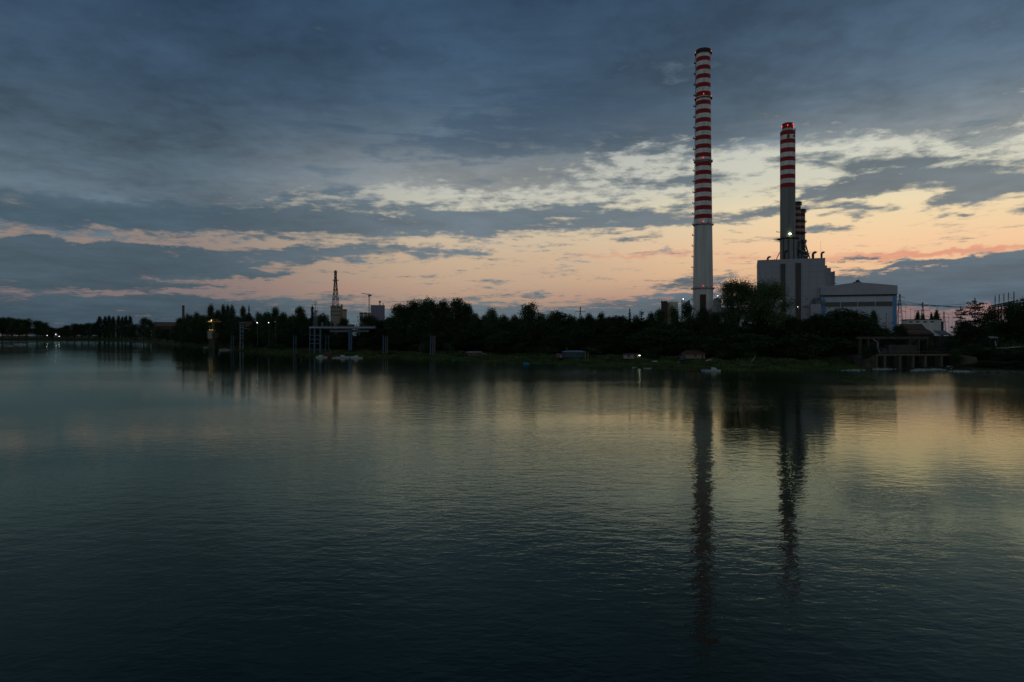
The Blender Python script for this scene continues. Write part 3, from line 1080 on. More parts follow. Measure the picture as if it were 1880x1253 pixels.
for (px, top, w, off) in ((728, 572, 26, 62), (748, 563, 28, 60), (774, 559, 30, 62), (800, 559, 30, 60), (824, 560, 28, 62), (848, 563, 24, 62), (872, 574, 26, 60), (890, 577, 24, 62),
                          (925, 578, 26, 60), (945, 580, 26, 62), (992, 575, 28, 60), (1050, 580, 26, 62), (1068, 582, 26, 60), (1118, 582, 26, 60), (1142, 580, 26, 62), (1168, 581, 26, 60),
                          (345, 584, 24, 60), (372, 580, 22, 62), (394, 576, 22, 60), (414, 577, 22, 60), (436, 580, 22, 62), (456, 576, 24, 60), (484, 580, 24, 62), (500, 578, 22, 60), (516, 578, 22, 60), (536, 580, 24, 62), (556, 577, 24, 60), (578, 580, 24, 62),
                          (1460, 590, 36, 56), (1480, 586, 36, 58), (1520, 580, 40, 56), (1565, 576, 44, 58), (1600, 592, 36, 56), (1625, 602, 30, 54)):
    tree(px, top, w, some('broad0', 'broad1', 'broad2', 'broad3'), off, 'broadleaf_tree',
         'dark leafy tree low in the unbroken wood along the bank, below the skyline trees', 'low trees of the riverbank wood')
for (px, top, w, off) in ((1601, 634, 22, 12), (1592, 640, 18, 8), (1754, 640, 18, 12), (1688, 624, 22, 22), (1705, 626, 18, 22), (1663, 628, 16, 22), (1750, 622, 26, 40), (1775, 590, 40, 66), (1800, 598, 40, 70), (1835, 590, 44, 80), (1870, 585, 50, 82), (1905, 580, 50, 84), (1762, 640, 30, 26),
                          (1790, 632, 34, 36), (1950, 570, 70, 60), (2010, 560, 80, 60), (1815, 642, 40, 34), (1845, 647, 40, 32), (1876, 646, 40, 34), (1905, 642, 44, 30),
                          (1808, 662, 34, 14), (1838, 664, 36, 12), (1868, 663, 36, 14), (1897, 664, 36, 12)):
    tree(px, top, w, some('broad0', 'broad1', 'broad3'), off, 'broadleaf_tree',
         'dark leafy tree massed on the steep bank beyond the sluice, under the cedar', 'trees on the bank beyond the sluice')
# willow scrub along the water's edge
for px in range(345, 1600, 22):
    if 560 < px < 690 or 845 < px < 905 or 1010 < px < 1090 or 1130 < px < 1190 or 1240 < px < 1312:
        continue
    off = rt_.uniform(37, 43)
    Y = shoreY(px) + off
    tree(px + rt_.uniform(-8, 8), HZ + (CAMH - rt_.uniform(5.5, 9.5)) / Y * F, rt_.uniform(9, 13) / Y * F, some('shrub0', 'shrub1', 'shrub2'), off, 'willow_shrub',
         'dark willow bush in the scrub where the grass strip meets the riverbank wood', 'willow bushes along the grass strip', 'shrub')

# ground cover: rank grass on the bank, undergrowth inside the wood
rg = random.Random(77)
gm = MB()
for i in range(42000):
    px = rg.uniform(330, 1620)
    off = rg.uniform(-1.2, 40) if i % 5 else rg.uniform(-1.5, 3)
    g = G(px, off)
    h = rg.uniform(0.25, 0.7) * 0.62
    w = rg.uniform(0.25, 0.6)
    a = rg.uniform(0, pi)
    dx, dy = cos(a) * w, sin(a) * w
    lx, ly = rg.uniform(-.3, .3), rg.uniform(-.3, .3)
    gm.add([(g.x - dx, g.y - dy, g.z - 0.05), (g.x + dx, g.y + dy, g.z - 0.05), (g.x + dx * .5 + lx, g.y + dy * .5 + ly, g.z + h), (g.x - dx * .6 + lx, g.y - dy * .6 + ly, g.z + h * .8)], [(0, 1, 2, 3)])
tag(gm.build('grass', GRASS), 'rank green grass along the waterline below the dark wood', 'grass', kind='stuff')
um = MB()
for i in range(2600):
    px = rg.uniform(325, 1610) if i % 8 else rg.uniform(1735, 1960)
    off = rg.uniform(42, 74)
    g = G(px, off)
    hh = rg.uniform(0.3, 5.5)
    if 560 < px < 700 and off < 56:
        hh *= 0.4
    for e in range(14):
        leaf(um, g + Vector((rg.gauss(0, 1.3), rg.gauss(0, 1.3), max(0.1, hh + rg.gauss(0, 0.9)))), 0.75, rg)
tag(um.build('undergrowth', LEAF), 'dark tangled undergrowth filling the shade of the riverbank wood', 'undergrowth', kind='stuff')

# ---------------------------------------------------------------- power station
GZ = 6.0


def rowZ(py, Y):
    return CAMH - (py - HZ) / F * Y


def ring_platform(r, z, parent, wdt=1.1, posts=24, name='platform'):
    m = MB()
    m.lathe([(r - 0.05, z - 0.15), (r + wdt, z - 0.15), (r + wdt, z + 0.05), (r - 0.05, z + 0.05)], 40, cap=False)
    for i in range(posts):
        w = 2 * pi * i / posts
        c, s = cos(w) * (r + wdt - 0.08), sin(w) * (r + wdt - 0.08)
        m.tube((c, s, z), (c, s, z + 1.15), 0.05, n=4)
        m.tube((cos(w) * (r - .1), sin(w) * (r - .1), z - 1.2), (c, s, z - 0.12), 0.07, n=4)
    for hh in (0.6, 1.15):
        for i in range(posts):
            a, b2 = 2 * pi * i / posts, 2 * pi * (i + 1) / posts
            rr = r + wdt - 0.08
            m.tube((cos(a) * rr, sin(a) * rr, z + hh), (cos(b2) * rr, sin(b2) * rr, z + hh), 0.045, n=4)
    return m.build(name, STEEL, parent)


def beacon(x, y, z, parent, m=None, r=0.42, name='beacon'):
    b_ = MB().ball((x, y, z), r, nu=8, nv=6)
    b_.tube((x, y, z - r - 0.35), (x, y, z - r * 0.6), r * 0.5, n=6)
    return b_.build(name, m or L_RED, parent)


# ---- the tall striped chimney
Y1 = 490.0
c1 = P(1291.2, 617, Y1)
tc1 = thing('striped_chimney', 'tallest chimney, slender grey shaft banded red and white above, with ring platforms and red beacons', 'chimney', (c1.x, Y1, GZ))
Y1F = Y1 - 5.2          # near rim of the shaft
ztop = rowZ(87, Y1F) - GZ
rad = lambda z: (18.9 - (18.9 - 12.9) * max(0, z) / ztop) / F * Y1 if z < ztop * 0.35 else (16.4 - (16.4 - 12.6) * (z / ztop - 0.35) / 0.65) / F * Y1
rad = lambda z: (12.6 + 6.2 * (1 - z / ztop) ** 1.25) / F * Y1
zz1 = lambda row: rowZ(row, Y1F) - GZ
prof = [(rad(0), -1.0), (rad(zz1(560)), zz1(560)), (rad(zz1(529)), zz1(529)), (rad(zz1(470)), zz1(470)), (rad(zz1(411)), zz1(411))]
kinds = [0, 0, 0, 0, 1]
k = 18
while k >= 0:
    r0_ = 102 + 16.17 * k
    za, zb = zz1(r0_ + 8.0), zz1(r0_)
    prof += [(rad(za), za), (rad(zb), zb)]
    kinds += [2, 1]
    k -= 1
zc = zz1(95)
prof += [(rad(zc), zc)]
kinds += [3]
prof += [(rad(zc) * 1.09, zc + 0.4), (rad(zc) * 1.09, ztop - 0.4), (rad(zc) * 1.03, ztop), (rad(zc) * 0.86, ztop), (rad(zc) * 0.86, ztop - 6)]
kinds += [3, 3, 3, 3, 3]
kinds = kinds[:len(prof) - 1]
MB().lathe(prof, 48, kinds=kinds).build('shaft', [CONCW, BANDW, BANDR, CAPB], tc1, smooth_ang=35)
for row in (94, 177.5, 294, 411.5, 529.5):
    ring_platform(rad(zz1(row)), zz1(row), tc1)
# towards the bridge: unit vector from the stack to the camera and its left
tw = Vector((-c1.x, -Y1, 0)).normalized()
lf = Vector((tw.y, -tw.x, 0))
for row, dl in ((91, -0.95), (91, 0.95), (175.5, -0.97), (172.5, 0.05), (174, 0.97), (290, 0.0), (407, 0.0), (525.5, 0.0), (526.5, 0.97)):
    z = zz1(row)
    r = rad(z) + 0.75
    q = lf * (-dl * r) + tw * (r * sqrt(max(0, 1 - dl * dl)))
    beacon(q.x, q.y, z, tc1, r=0.28)
# caged ladder with rest stages on the left flank
m = MB()
for row in range(96, 556, 4):
    z = zz1(row)
    r = rad(z) + 0.35
    q = lf * r * 0.99 + tw * 0.6
    z2 = zz1(row + 4)
    r2 = rad(z2) + 0.35
    q2 = lf * r2 * 0.99 + tw * 0.6
    m.tube((q.x, q.y, z), (q2.x, q2.y, z2), 0.20, n=4)
m.build('ladder', STEEL, tc1)
for i, row in enumerate(range(110, 556, 20)):
    z = zz1(row)
    r = rad(z) + 0.5
    q = lf * r
    MB().box(q.x - 0.9, q.x + 0.9, q.y - 0.9, q.y + 0.9, z - 0.12, z + 0.12).box(q.x - 0.9, q.x - 0.8, q.y - 0.9, q.y + 0.9, z + .12, z + 1.1).build('rest_stage', STEEL, tc1)
# tall flue opening at the foot
z0, z1 = zz1(590), zz1(541)
w = 5.2 / F * Y1
rr = rad(z1) + 0.35
o_ = lf * (0.6 / F * Y1)
m = MB()
a = o_ + lf * w
b_ = o_ - lf * w
for q0, q1, k in ((a, b_, 0),):
    v = []
    for z in (z0, z1):
        for d in (rr - 3.0, rr):
            for e in (q0, q1):
                p = e + tw * d
                v.append((p.x, p.y, z))
    m.add(v, [(0, 1, 3, 2), (4, 6, 7, 5), (0, 4, 5, 1), (2, 3, 7, 6), (0, 2, 6, 4), (1, 5, 7, 3)])
m.build('flue_door', CAPB, tc1)

# ---- frame shared by the boiler house and the turbine hall: turned to face the bridge
ROT = radians(-19)
A = Vector((cos(ROT), sin(ROT), 0))
B = Vector((-sin(ROT), cos(ROT), 0))


def width_to(p0, px):
    """length along A from p0 that lands on column px"""
    k = (px - 940) / F
    return (k * p0.y - p0.x) / (A.x - k * A.y)


# boiler house
Yb = 478.0
b0 = P(1391, 617, Yb)
b0.z = GZ
bw = width_to(b0, 1515)
bh = rowZ(478.0, Yb) - GZ - 0.9
BH = thing('boiler_house', 'tall windowless pale boiler house with two dark louvre strips carrying the shorter striped stacks', 'building', b0, ROT)
bx = lambda px: width_to(b0, px)
bz = lambda row, px=1453: rowZ(row, (b0 + A * bx(px)).y) - GZ
bd = 44.0
MB().box(0, bw, 0, bd, -1, bh).box(bw, bw + 1.5, 3, bd - 2, -1, bh - 4).build('wall', PANEL, BH)
MB().box(-0.15, bw + 0.15, -0.15, bd + 0.15, bh, bh + 0.9).build('parapet', ROOFSHEET, BH)
m = MB()
for i in range(1, 14):
    z = bh * i / 14
    m.box(-0.03, bw + 0.03, -0.04, 0.0, z - 0.05, z + 0.05)
for i in range(1, 9):
    x = bw * i / 9
    m.box(x - 0.05, x + 0.05, -0.05, -0.045 + 0.045, 0, bh)
m.build('panel_joints', GALV, BH)


def louvre(xa, xb, za, zb, n):
    fr = MB()
    fr.box(xa, xb, -0.06, 0.02, za, zb)
    o = fr.build('louvre_strip', GLASSD, BH)
    s = MB()
    for i in range(n):
        z = za + (zb - za) * (i + 0.5) / n
        s.box(xa + 0.1, xb - 0.1, -0.36, -0.062, z - 0.10, z + 0.14)
    for x in (xa - 0.14, xb + 0.02):
        s.box(x, x + 0.12, -0.32, 0.01, za, zb)
    s.build('louvre_blades', STEEL, o)
    return o


louvre(bx(1433.5), bx(1441.5), bz(588), bz(484), 54)
louvre(bx(1461), bx(1470), bz(590), bz(483.5), 56)
lx, lz = bx(1464.5), bz(564)
MB().ball((lx, -0.5, lz), 0.17).box(lx - .1, lx + .1, -.4, 0, lz - .1, lz + .1).build('wall_lamp', L_WHITE, BH)
lx, lz = bx(1434.5), bz(551)
MB().ball((lx, -0.5, lz), 0.11).box(lx - .1, lx + .1, -.4, 0, lz - .1, lz + .1).build('wall_lamp', L_WARM, BH)
m = MB()
for px, row, w, h in ((1481, 550, .5, .5), (1479, 563.5, 1.6, 0.5), (1500, 550, 3.0, 0.7), (1492, 556, 1.4, 1.4), (1497, 557, 1.8, 2.2)):
    x, z = bx(px), bz(row)
    m.box(x - w, x + w, -0.5, 0.0, z - h, z + h)
m.build('wall_equipment', GALV, BH)
# low service block between boiler house and hall
xa, xb = bx(1487), bx(1505.5)
MB().box(xa, xb, -7, -0.02, -1, bz(560)).build('service_block', PANEL, BH)
MB().box(xa + 3, xa + 6, -6, -2, bz(560), bz(560) + 1.6).box(xa + 6.5, xa + 9, -5, -2, bz(560), bz(560) + 2.6).tube((xa + 2, -4, bz(560)), (xa + 2, -4, bz(560) + 3.4), .12).build('roof_equipment', GALV, BH)
# side bunkers at the far right end
MB().box(bw + 1.5, bw + 4.6, 10, 34, -1, rowZ(491.5, 470) - GZ).build('side_bunker', PANEL, BH)
MB().box(bw + 4.6, bw + 7.6, 14, 32, -1, rowZ(498, 470) - GZ).tube((bw + 7.0, 13.5, 0), (bw + 7.0, 13.5, rowZ(497, 470) - GZ), .5, n=8).box(bw + 7.6, bw + 8.6, 15, 17, rowZ(520, 470) - GZ, rowZ(518.5, 470) - GZ).box(bw + 7.6, bw + 8.2, 15, 17, rowZ(508, 470) - GZ, rowZ(506, 470) - GZ).build('side_bunker', PANEL, BH)


# goose-neck roof vents
def gooseneck(px, row_top, y, wpx):
    x = bx(px)
    zt = bz(row_top)
    r = wpx / 2 / F * 475
    m = MB()
    m.tube((x, y, bh + 0.5), (x, y, zt - 2.6 * r), r, n=10)
    p = [Vector((x, y, zt - 2.6 * r))]
    for i in range(1, 6):
        a = pi / 2 * i / 5
        p.append(Vector((x + 2.2 * r * (1 - cos(a)), y, zt - 2.6 * r + 1.6 * r * sin(a))))
    for q, e in zip(p, p[1:]):
        m.tube(q, e, r, r * 1.02, n=10)
    m.tube(p[-1], p[-1] + Vector((0.5 * r, 0, -0.5 * r)), r * 1.15, n=10)
    m.lathe([(r * 1.8, bh + 0.9), (r * 1.8, bh + 1.5), (r * 1.1, bh + 1.7)], 12, x, y)
    return m.build('roof_vent', CAPB, BH, smooth_ang=40)


gooseneck(1410, 467, 6, 3.6)
gooseneck(1441, 458, 3, 4.2)
gooseneck(1494.5, 460.5, 8, 4.4)
gooseneck(1510.5, 461.5, 8, 3.6)
m = MB()
m.tube((bx(1509.5), 10, bh), (bx(1509.5), 10, bz(442)), 0.07, n=4)
m.tube((bx(1423), 8, bh), (bx(1423), 8, bz(473)), 0.3, n=6)
for px in (1418, 1428, 1476, 1481, 1486, 1502):
    m.box(bx(px) - .8, bx(px) + .8, 10, 12, bh + 0.9, bh + 1.8)
m.build('roof_fittings', STEEL, BH)

# ---- the shorter striped stack standing on the boiler house
Y2 = 503.0
c2 = P(1446.2, 617, Y2)
base2 = GZ + bh
S2 = thing('striped_stack', 'thick shorter stack, red and white bands over a dark grey lower shaft, red crown', 'chimney', (c2.x, Y2, GZ))
z2 = lambda row: rowZ(row, Y2 - 5.0) - GZ
R2 = 13.2 / F * Y2
RL = 9.6 / F * Y2
prof = [(R2 * 1.02, bh - 8), (R2 * 1.02, z2(437)), (R2, z2(436)), (R2, z2(343.5))]
kinds = [0, 0, 0, 2]
rows = [(343.5, 335.5), (327.2, 319.2), (311, 303), (294.8, 287), (278.6, 270.6), (262.4, 254.5), (246.5, 239.7)]
for i, (ra, rb) in enumerate(rows):
    if i:
        prof += [(R2, z2(ra))]
        kinds += [2]
    prof += [(R2, z2(rb))]
    kinds += [1]
kinds[-1] = 3
prof += [(R2 * 0.98, z2(239.2)), (RL, z2(238.9)), (RL, z2(234))]
kinds += [1, 1, 2]
prof += [(RL * 1.0, z2(233.6)), (RL, z2(224.2)), (RL * 0.9, z2(223.4)), (RL * 0.8, z2(223.4)), (RL * 0.8, z2(228))]
kinds += [2, 2, 3, 3]
kinds = kinds[:len(prof) - 1]
MB().lathe(prof, 40, kinds=kinds).build('shaft', [CONCG, BANDW, BANDR, CAPB], S2, smooth_ang=35)
tw2 = Vector((-c2.x, -Y2, 0)).normalized()
lf2 = Vector((tw2.y, -tw2.x, 0))
for row, dl in ((228.5, -0.93), (227, 0.85), (231, 0.93), (229, 0.0)):
    q = lf2 * (-dl * (RL + .5)) + tw2 * ((RL + .5) * sqrt(1 - dl * dl))
    beacon(q.x, q.y, z2(row), S2, r=0.34)
ring_platform(RL, z2(238.3), S2, 0.9, 18)
ring_platform(R2, z2(437), S2, 2.6, 26)
m = MB()
for s_, row in ((1, 435), ):
    q = lf2 * (R2 + 0.2)
    e = lf2 * (R2 + 4.2)
    m.tube((q.x, q.y, z2(row + 2)), (e.x, e.y, z2(row + 1.2)), 0.35, n=4)
    m.tube((q.x, q.y, z2(row + 8)), (e.x, e.y, z2(row + 2)), 0.14, n=4)
    q2 = lf2 * (R2 + 2.6)
    m.tube((q.x, q.y, z2(424)), (q2.x, q2.y, z2(423)), 0.3, n=4)
    m.tube((q2.x, q2.y, z2(423)), (q2.x, q2.y, z2(421)), 0.1, n=4)
m.build('bracket', STEEL, S2)
q = tw2 * (R2 + 0.75) + lf2 * (-1.6)
m = MB().ball((q.x, q.y, z2(430)), 0.62, sq=(1.5, 0.9, 0.8))
m.build('floodlight', L_GREEN, S2)
m = MB()
for dl, row, h in ((0.08, 250.5, 2.6), (0.80, 250, 1.4)):
    q = tw2 * (R2 * sqrt(1 - dl * dl) + 0.15) - lf2 * (dl * R2)
    m.box(q.x - .55, q.x + .55, q.y - .4, q.y + .4, z2(row) - h * .5, z2(row) + h * .5)
q = lf2 * (-RL - 1.2) + tw2
m.tube((q.x, q.y, z2(239)), (q.x, q.y, z2(235)), 0.35, n=5)
m.build('inspection_hatch', STEEL, S2)
# ducts climbing the foot of the stack
m = MB()
for dl, rr in ((-0.62, 0.9), (-0.2, 1.3), (0.35, 1.5), (0.8, 1.2)):
    q = tw2 * ((R2 + 1.0) * sqrt(1 - dl * dl)) - lf2 * (dl * (R2 + 0.8))
    m.tube((q.x, q.y, bh - 1), (q.x, q.y, z2(440)), rr, n=12)
m.build('riser_duct', CONCG, S2, smooth_ang=40)
m = MB()
for dl in (-1.0, 1.0):
    q = lf2 * (-dl * (R2 + 0.3)) + tw2
    e = lf2 * (-dl * (R2 + 4.6)) + tw2
    m.tube((e.x, e.y, bh - .5), (q.x, q.y, z2(462)), 0.3, n=5)
m.build('strut', STEEL, S2)


# ---- two slim banded flues behind it
def flue(px, top, base_row, wpx, Y, label):
    c = P(px, 617, Y)
    z = lambda row: rowZ(row, Y) - GZ
    R = wpx / 2 / F * Y
    o = thing('banded_flue', label, 'chimney', (c.x, Y, GZ), 0, 'slim flues behind the thick stack')
    prof, kinds = [(R, bh - 6), (R, z(432))], [0]
    row = 432
    on = 2
    while row - 6.2 > top + 6:
        prof.append((R, z(row - 5.6)))
        kinds.append(on)
        on = 3 - on
        row -= 5.6
    prof += [(R, z(top + 4)), (R * 1.3, z(top + 3.4)), (R * 1.3, z(top + 0.8)), (R * 1.1, z(top)), (R * 0.9, z(top)), (R * .9, z(top + 3))]
    kinds += [1, 3, 3, 3, 3, 3]
    MB().lathe(prof, 24, kinds=kinds[:len(prof) - 1]).build('shaft', [CONCG, MUTEW, MUTER, CAPB], o, smooth_ang=35)
    for r_ in (top + 5.5, 408, 428):
        ring_platform(R, z(r_), o, 1.0, 14)
    return o


flue(1464, 371, 478, 11.5, 516, 'slim banded flue tucked behind the thick stack, the taller of the two')
flue(1472.4, 384.5, 478, 11.0, 524, 'slim banded flue with ragged platforms, lower and farther out than its twin')
# steel bracing and pipework at the foot of the flues
LT = thing('bracing_frame', 'dark steel raking frame and pipework bracing the flues on the boiler house roof', 'steel frame', (c2.x, 510, GZ + bh))
zq = lambda row: rowZ(row, 510) - GZ - bh
xq = lambda px: (px - 940) / F * 510 - c2.x
m = MB()
for a, b_ in (((1474, 441), (1482, 476)), ((1478, 444), (1487, 476)), ((1474, 441), (1487, 474)), ((1476, 458), (1482, 458)), ((1470, 464), (1486, 466)), ((1470, 441), (1480, 443)), ((1476, 438), (1480, 446))):
    for dy in (0, 5):
        m.tube((xq(a[0]), dy, zq(a[1])), (xq(b_[0]), dy, zq(b_[1])), 0.32, n=5)
m.build('raking_legs', STEEL, LT)
m = MB()
for px, ra, rb, r in ((1463, 440, 479, 1.6), (1470, 444, 479, 1.2), (1476, 466, 479, 1.0), (1482, 470, 479, 1.4)):
    m.tube((xq(px), 2, zq(rb)), (xq(px), 2, zq(ra)), r, n=10)
m.path([(xq(1462), -1, zq(455)), (xq(1472), -1, zq(462)), (xq(1480), -1, zq(464)), (xq(1484), -1, zq(472))], 0.8, 8)
m.box(xq(1474), xq(1479), -2, 3, zq(446), zq(441))
m.build('pipework', GALV, LT, smooth_ang=40)

# ---- turbine hall
Yt = 462.0
t0 = P(1507, 617, Yt)
t0.z = GZ
tx = lambda px: width_to(t0, px)
tz = lambda row, px: rowZ(row, (t0 + A * tx(px)).y) - GZ
tw_ = tx(1646.5)
TH = thing('turbine_hall', 'long pale hall with low gable roof, four-bay dark window band and bright blue corner strips', 'building', t0, ROT)
ze, zr = tz(527.5, 1507), tz(518.5, 1577)
zf = tz(542.5, 1507)
td = 60.0
xr = tx(1575)
MB().box(0.6, tw_ - 0.6, 0.6, td, -1, zf).build('wall', PANEL2, TH)
m = MB()
m.prism([(-0.2, zf), (tw_ + 0.3, zf), (tw_ + 0.3, ze), (xr, zr), (-0.2, ze)], -0.8, td + 0.8)
m.build('roof', ROOFSHEET, TH)
MB().box(0.0, tw_ + 0.1, -0.35, td, zf - 1.0, zf - 0.02).build('eaves_shade_strip', STEEL, TH)  # dark steel strip standing in for the shade under the eaves
for xa, xb in ((0.0, tx(1513.5)), (tx(1640.5), tw_)):
    MB().box(xa, xb, -0.2, 0.62, -1, zf - 1.02).build('corner_strip', BLUEP, TH)
MB().box(tw_ - 0.6, tw_, 0.63, td, -1, zf - 1.02).build('side_wall', BLUEP, TH)
wz0, wz1 = tz(562.5, 1575), tz(555, 1575)
wxs = [(1514, 1542.5), (1544, 1574), (1575.5, 1606.5), (1608, 1638.5)]
for a, b_ in wxs:
    xa, xb = tx(a), tx(b_)
    o = MB().box(xa + .15, xb - .15, 0.42, 0.58, wz0, wz1).build('window', GLASSD, TH)
    s = MB()
    for i in range(13):
        x = xa + .1 + (xb - xa - .2) * i / 12
        s.box(x - .07, x + .07, 0.28, 0.42, wz0, wz1)
    s.box(xa, xb, 0.25, 0.45, wz1, wz1 + .18).box(xa, xb, 0.25, 0.45, wz0 - .18, wz0)
    s.build('frame', GALV, o)
m = MB()
x = tx(1577)
m.box(x - 2.6, x + 2.0, 4, 9, zr - .6, zr + 0.6).box(x - .9, x + 1.1, 5, 8, zr + 0.6, zr + 1.8).tube((x + .6, 6, zr + 1.8), (x + .6, 6, zr + 2.9), .15, n=5)
m.build('roof_ventilator', STEEL, TH)
m = MB()
for px in (1635, 1638):
    m.tube((tx(px), 20, tz(527, px)), (tx(px), 20, tz(524.5, px)), .2, n=5)
m.build('roof_vent', STEEL, TH)
pl = thing('steel_pole', 'thin dark pole standing in front of the turbine hall wall', 'pole', P(1627, 617, 440) * 1)
pl.location.z = GZ
m = MB()
m.tube((0, 0, -1), (0, 0, rowZ(576, 440) - GZ), 0.22, 0.14, n=8).box(-.4, .4, -.3, .3, rowZ(577, 440) - GZ, rowZ(576, 440) - GZ)
m.build('shaft', STEEL, pl)


# ---- things at the foot of the tall chimney
def facing(p):
    return math.atan2(-p.x, p.y)


def block(name, label, cat, px0, px1, row_top, Y, depth, m_, roof=None, rot=True, base=GZ, group=None):
    p0 = P((px0 + px1) / 2, 617, Y)
    p0.z = base
    o = thing(name, label, cat, p0, facing(p0) * 0.8 if rot else 0, group)
    w = (px1 - px0) / F * Y / 2
    h = rowZ(row_top, Y) - base
    MB().box(-w, w, 0, depth, -1, h).build('wall', m_, o)
    if roof:
        MB().box(-w - .3, w + .3, -.3, depth + .3, h, h + 0.5).build('roof', roof, o)
    return o, w, h


o, w, h = block('switch_block', 'dark square tank block rising above the trees short of the tall chimney', 'building', 1215, 1224, 554.5, 470, 12, CONCD, STEEL)
m = MB()
for s_ in (-1, 0.2, 1):
    m.tube((s_ * w, 0, h + .5), (s_ * w, 0, h + 1.9), .09, n=4)
m.tube((-w, 0, h + 1.8), (w, 0, h + 1.8), .07, n=4)
m.build('railing', STEEL, o)
TK = thing('storage_tank', 'squat cream storage tank between the dark block and the tall chimney', 'tank', P(1234, 617, 478))
TK.location.z = GZ
h = rowZ(554, 478) - GZ
MB().lathe([(4.0, -1), (4.0, h - 1), (3.8, h - .4), (0.4, h)], 28).build('shell', mat('cream_tank_paint', (0.62, 0.55, 0.42), .6, .15, .4), TK, smooth_ang=30)
m = MB()
m.tube((-3.9, -1, h - 1), (-3.9, -1, h + 1.0), .1, n=4).tube((3.9, -1, h - 1), (3.9, -1, h + .6), .1, n=4).tube((-3.9, -1, h + .6), (3.9, -1, h + .3), .08, n=4)
m.build('railing', STEEL, TK)
MS = thing('lamp_mast', 'lattice lamp mast with a white floodlight just left of the tall chimney foot', 'lamp', P(1252.5, 617, 462))
MS.location.z = GZ
h = rowZ(549.5, 462) - GZ
m = MB()
for sx in (-.6, .6):
    for sy in (-.6, .6):
        m.tube((sx, sy, -1), (sx * .6, sy * .6, h), .10, n=4)
for i in range(14):
    z = h * i / 14
    m.tube((-.6, -.6, z), (.6, -.6, z + h / 14), .06, n=4).tube((.6, .6, z), (-.6, .6, z + h / 14), .06, n=4)
m.tube((0, 0, h), (0, 0, rowZ(541, 462) - GZ), .06, n=4)
m.build('mast', GALV, MS)
MB().ball((0.5, -.8, h), .28).box(.3, .7, -.7, 0, h - .1, h + .1).build('floodlight', L_WHITE, MS)
CV = thing('inclined_conveyor', 'pale inclined conveyor gallery at the tall chimney foot, seen between the trees', 'conveyor', P(1258, 617, 470))
CV.location.z = GZ
m = MB()
xa, xb = -4 / F * 470, 9 / F * 470
za, zb = rowZ(566, 470) - GZ, rowZ(557, 470) - GZ
m.hexa([(xa, 0, za), (xb, 0, zb), (xb, 3, zb), (xa, 3, za), (xa, 0, za + 2.4), (xb, 0, zb + 2.4), (xb, 3, zb + 2.4), (xa, 3, za + 2.4)])
m.build('gallery', GALV, CV)
MB().tube((xa, 1, -1), (xa, 1, za), .3).tube((xb, 1, -1), (xb, 1, zb), .3).tube((xa, 1, 0), (xb, 1, zb), .2).build('trestle', STEEL, CV)
SL = thing('silo', 'grey rounded silo with side ladder standing between tall chimney and great willow', 'silo', P(1317, 617, 476))
SL.location.z = GZ
h = rowZ(547, 476) - GZ
r = 7 / F * 476
MB().lathe([(r, -1), (r, h - 1.5), (r * .8, h - .4), (.3, h)], 28).build('shell', CONCG, SL, smooth_ang=30)
m = MB()
m.tube((r * .6, -r - .2, 0), (r * .6, -r - .2, h + 1), .2, n=5)
m.box(-r, r, -r - .8, -r, h - 1.2, h - .9)
m.build('ladder', GALV, SL)
o, w, h = block('plant_shed', 'low pale plant shed showing between the tall chimney and the great willow', 'building', 1309, 1352, 566, 470, 20, PANEL, ROOFSHEET)
MS2 = thing('lamp_mast', 'lamp mast with a white floodlight between the tall chimney and the great willow', 'lamp', P(1319.3, 617, 466))
MS2.location.z = GZ
h = rowZ(543.5, 466) - GZ
MB().tube((0, 0, -1), (0, 0, h), .2, .12, n=8).tube((0, 0, h), (-.8, -.8, h + .2), .08, n=5).build('mast', GALV, MS2)
MB().ball((-.9, -.9, h), .26, sq=(1.3, 1, .8)).build('floodlight', L_WHITE, MS2)

# ---- white building with four windows and the weathered roofs in front of it
p0 = P(1666, 617, 420)
p0.z = GZ
WBD = thing('service_building', 'low white flat-roofed building with four small dark windows right of the turbine hall', 'building', p0, radians(-14))
kx = lambda px: (px - 1666) / F * 420 / cos(radians(14)) * 0.97
w, h = kx(1721), rowZ(588, 420) - GZ
MB().box(0, w, 0, 12, -1, h).build('wall', WHITE, WBD)
MB().box(-.4, w + .4, -.4, 12.4, h, h + .45).build('roof', STEEL, WBD)
for px in (1671.5, 1683, 1695, 1706.5):
    x = kx(px)
    o = MB().box(x - .95, x + .95, -.05, .02, h - 1.6, h - 0.7).build('window', GLASSD, WBD)
    MB().box(x - 1.05, x + 1.05, -.14, -.05, h - 1.75, h - 1.6).build('sill', WHITE, o)
MB().tube((w + 1.2, 4, -1), (w + 1.2, 4, h + .8), .5, n=8).box(w + .2, w + 2.4, 3, 6, 0, h - 1).build('stair_tower', STEEL, WBD)

EW = thing('screen_house', 'weathered stepped sheds with sloping rust roofs above the sluice', 'shed', G(1688, 62))
EW.location.z = 0
EY = EW.location.y
ex = lambda px: (px - 1688) / F * EY
ez = lambda row: rowZ(row, EY)


def slope_roof(x0, x1, y0, y1, z0, z1, th, m_, nrib, parent, skew=0.0, name='roof'):
    m = MB()
    m.hexa([(x0, y0, z0), (x1, y0, z0), (x1 + skew, y1, z1), (x0 + skew, y1, z1), (x0, y0, z0 + th), (x1, y0, z0 + th), (x1 + skew, y1, z1 + th), (x0 + skew, y1, z1 + th)])
    for i in range(nrib):
        x = x0 + (x1 - x0) * (i + .5) / nrib
        m.tube((x, y0, z0 + th + .03), (x + skew, y1, z1 + th + .03), .12, n=4)
    return m.build(name, m_, parent)


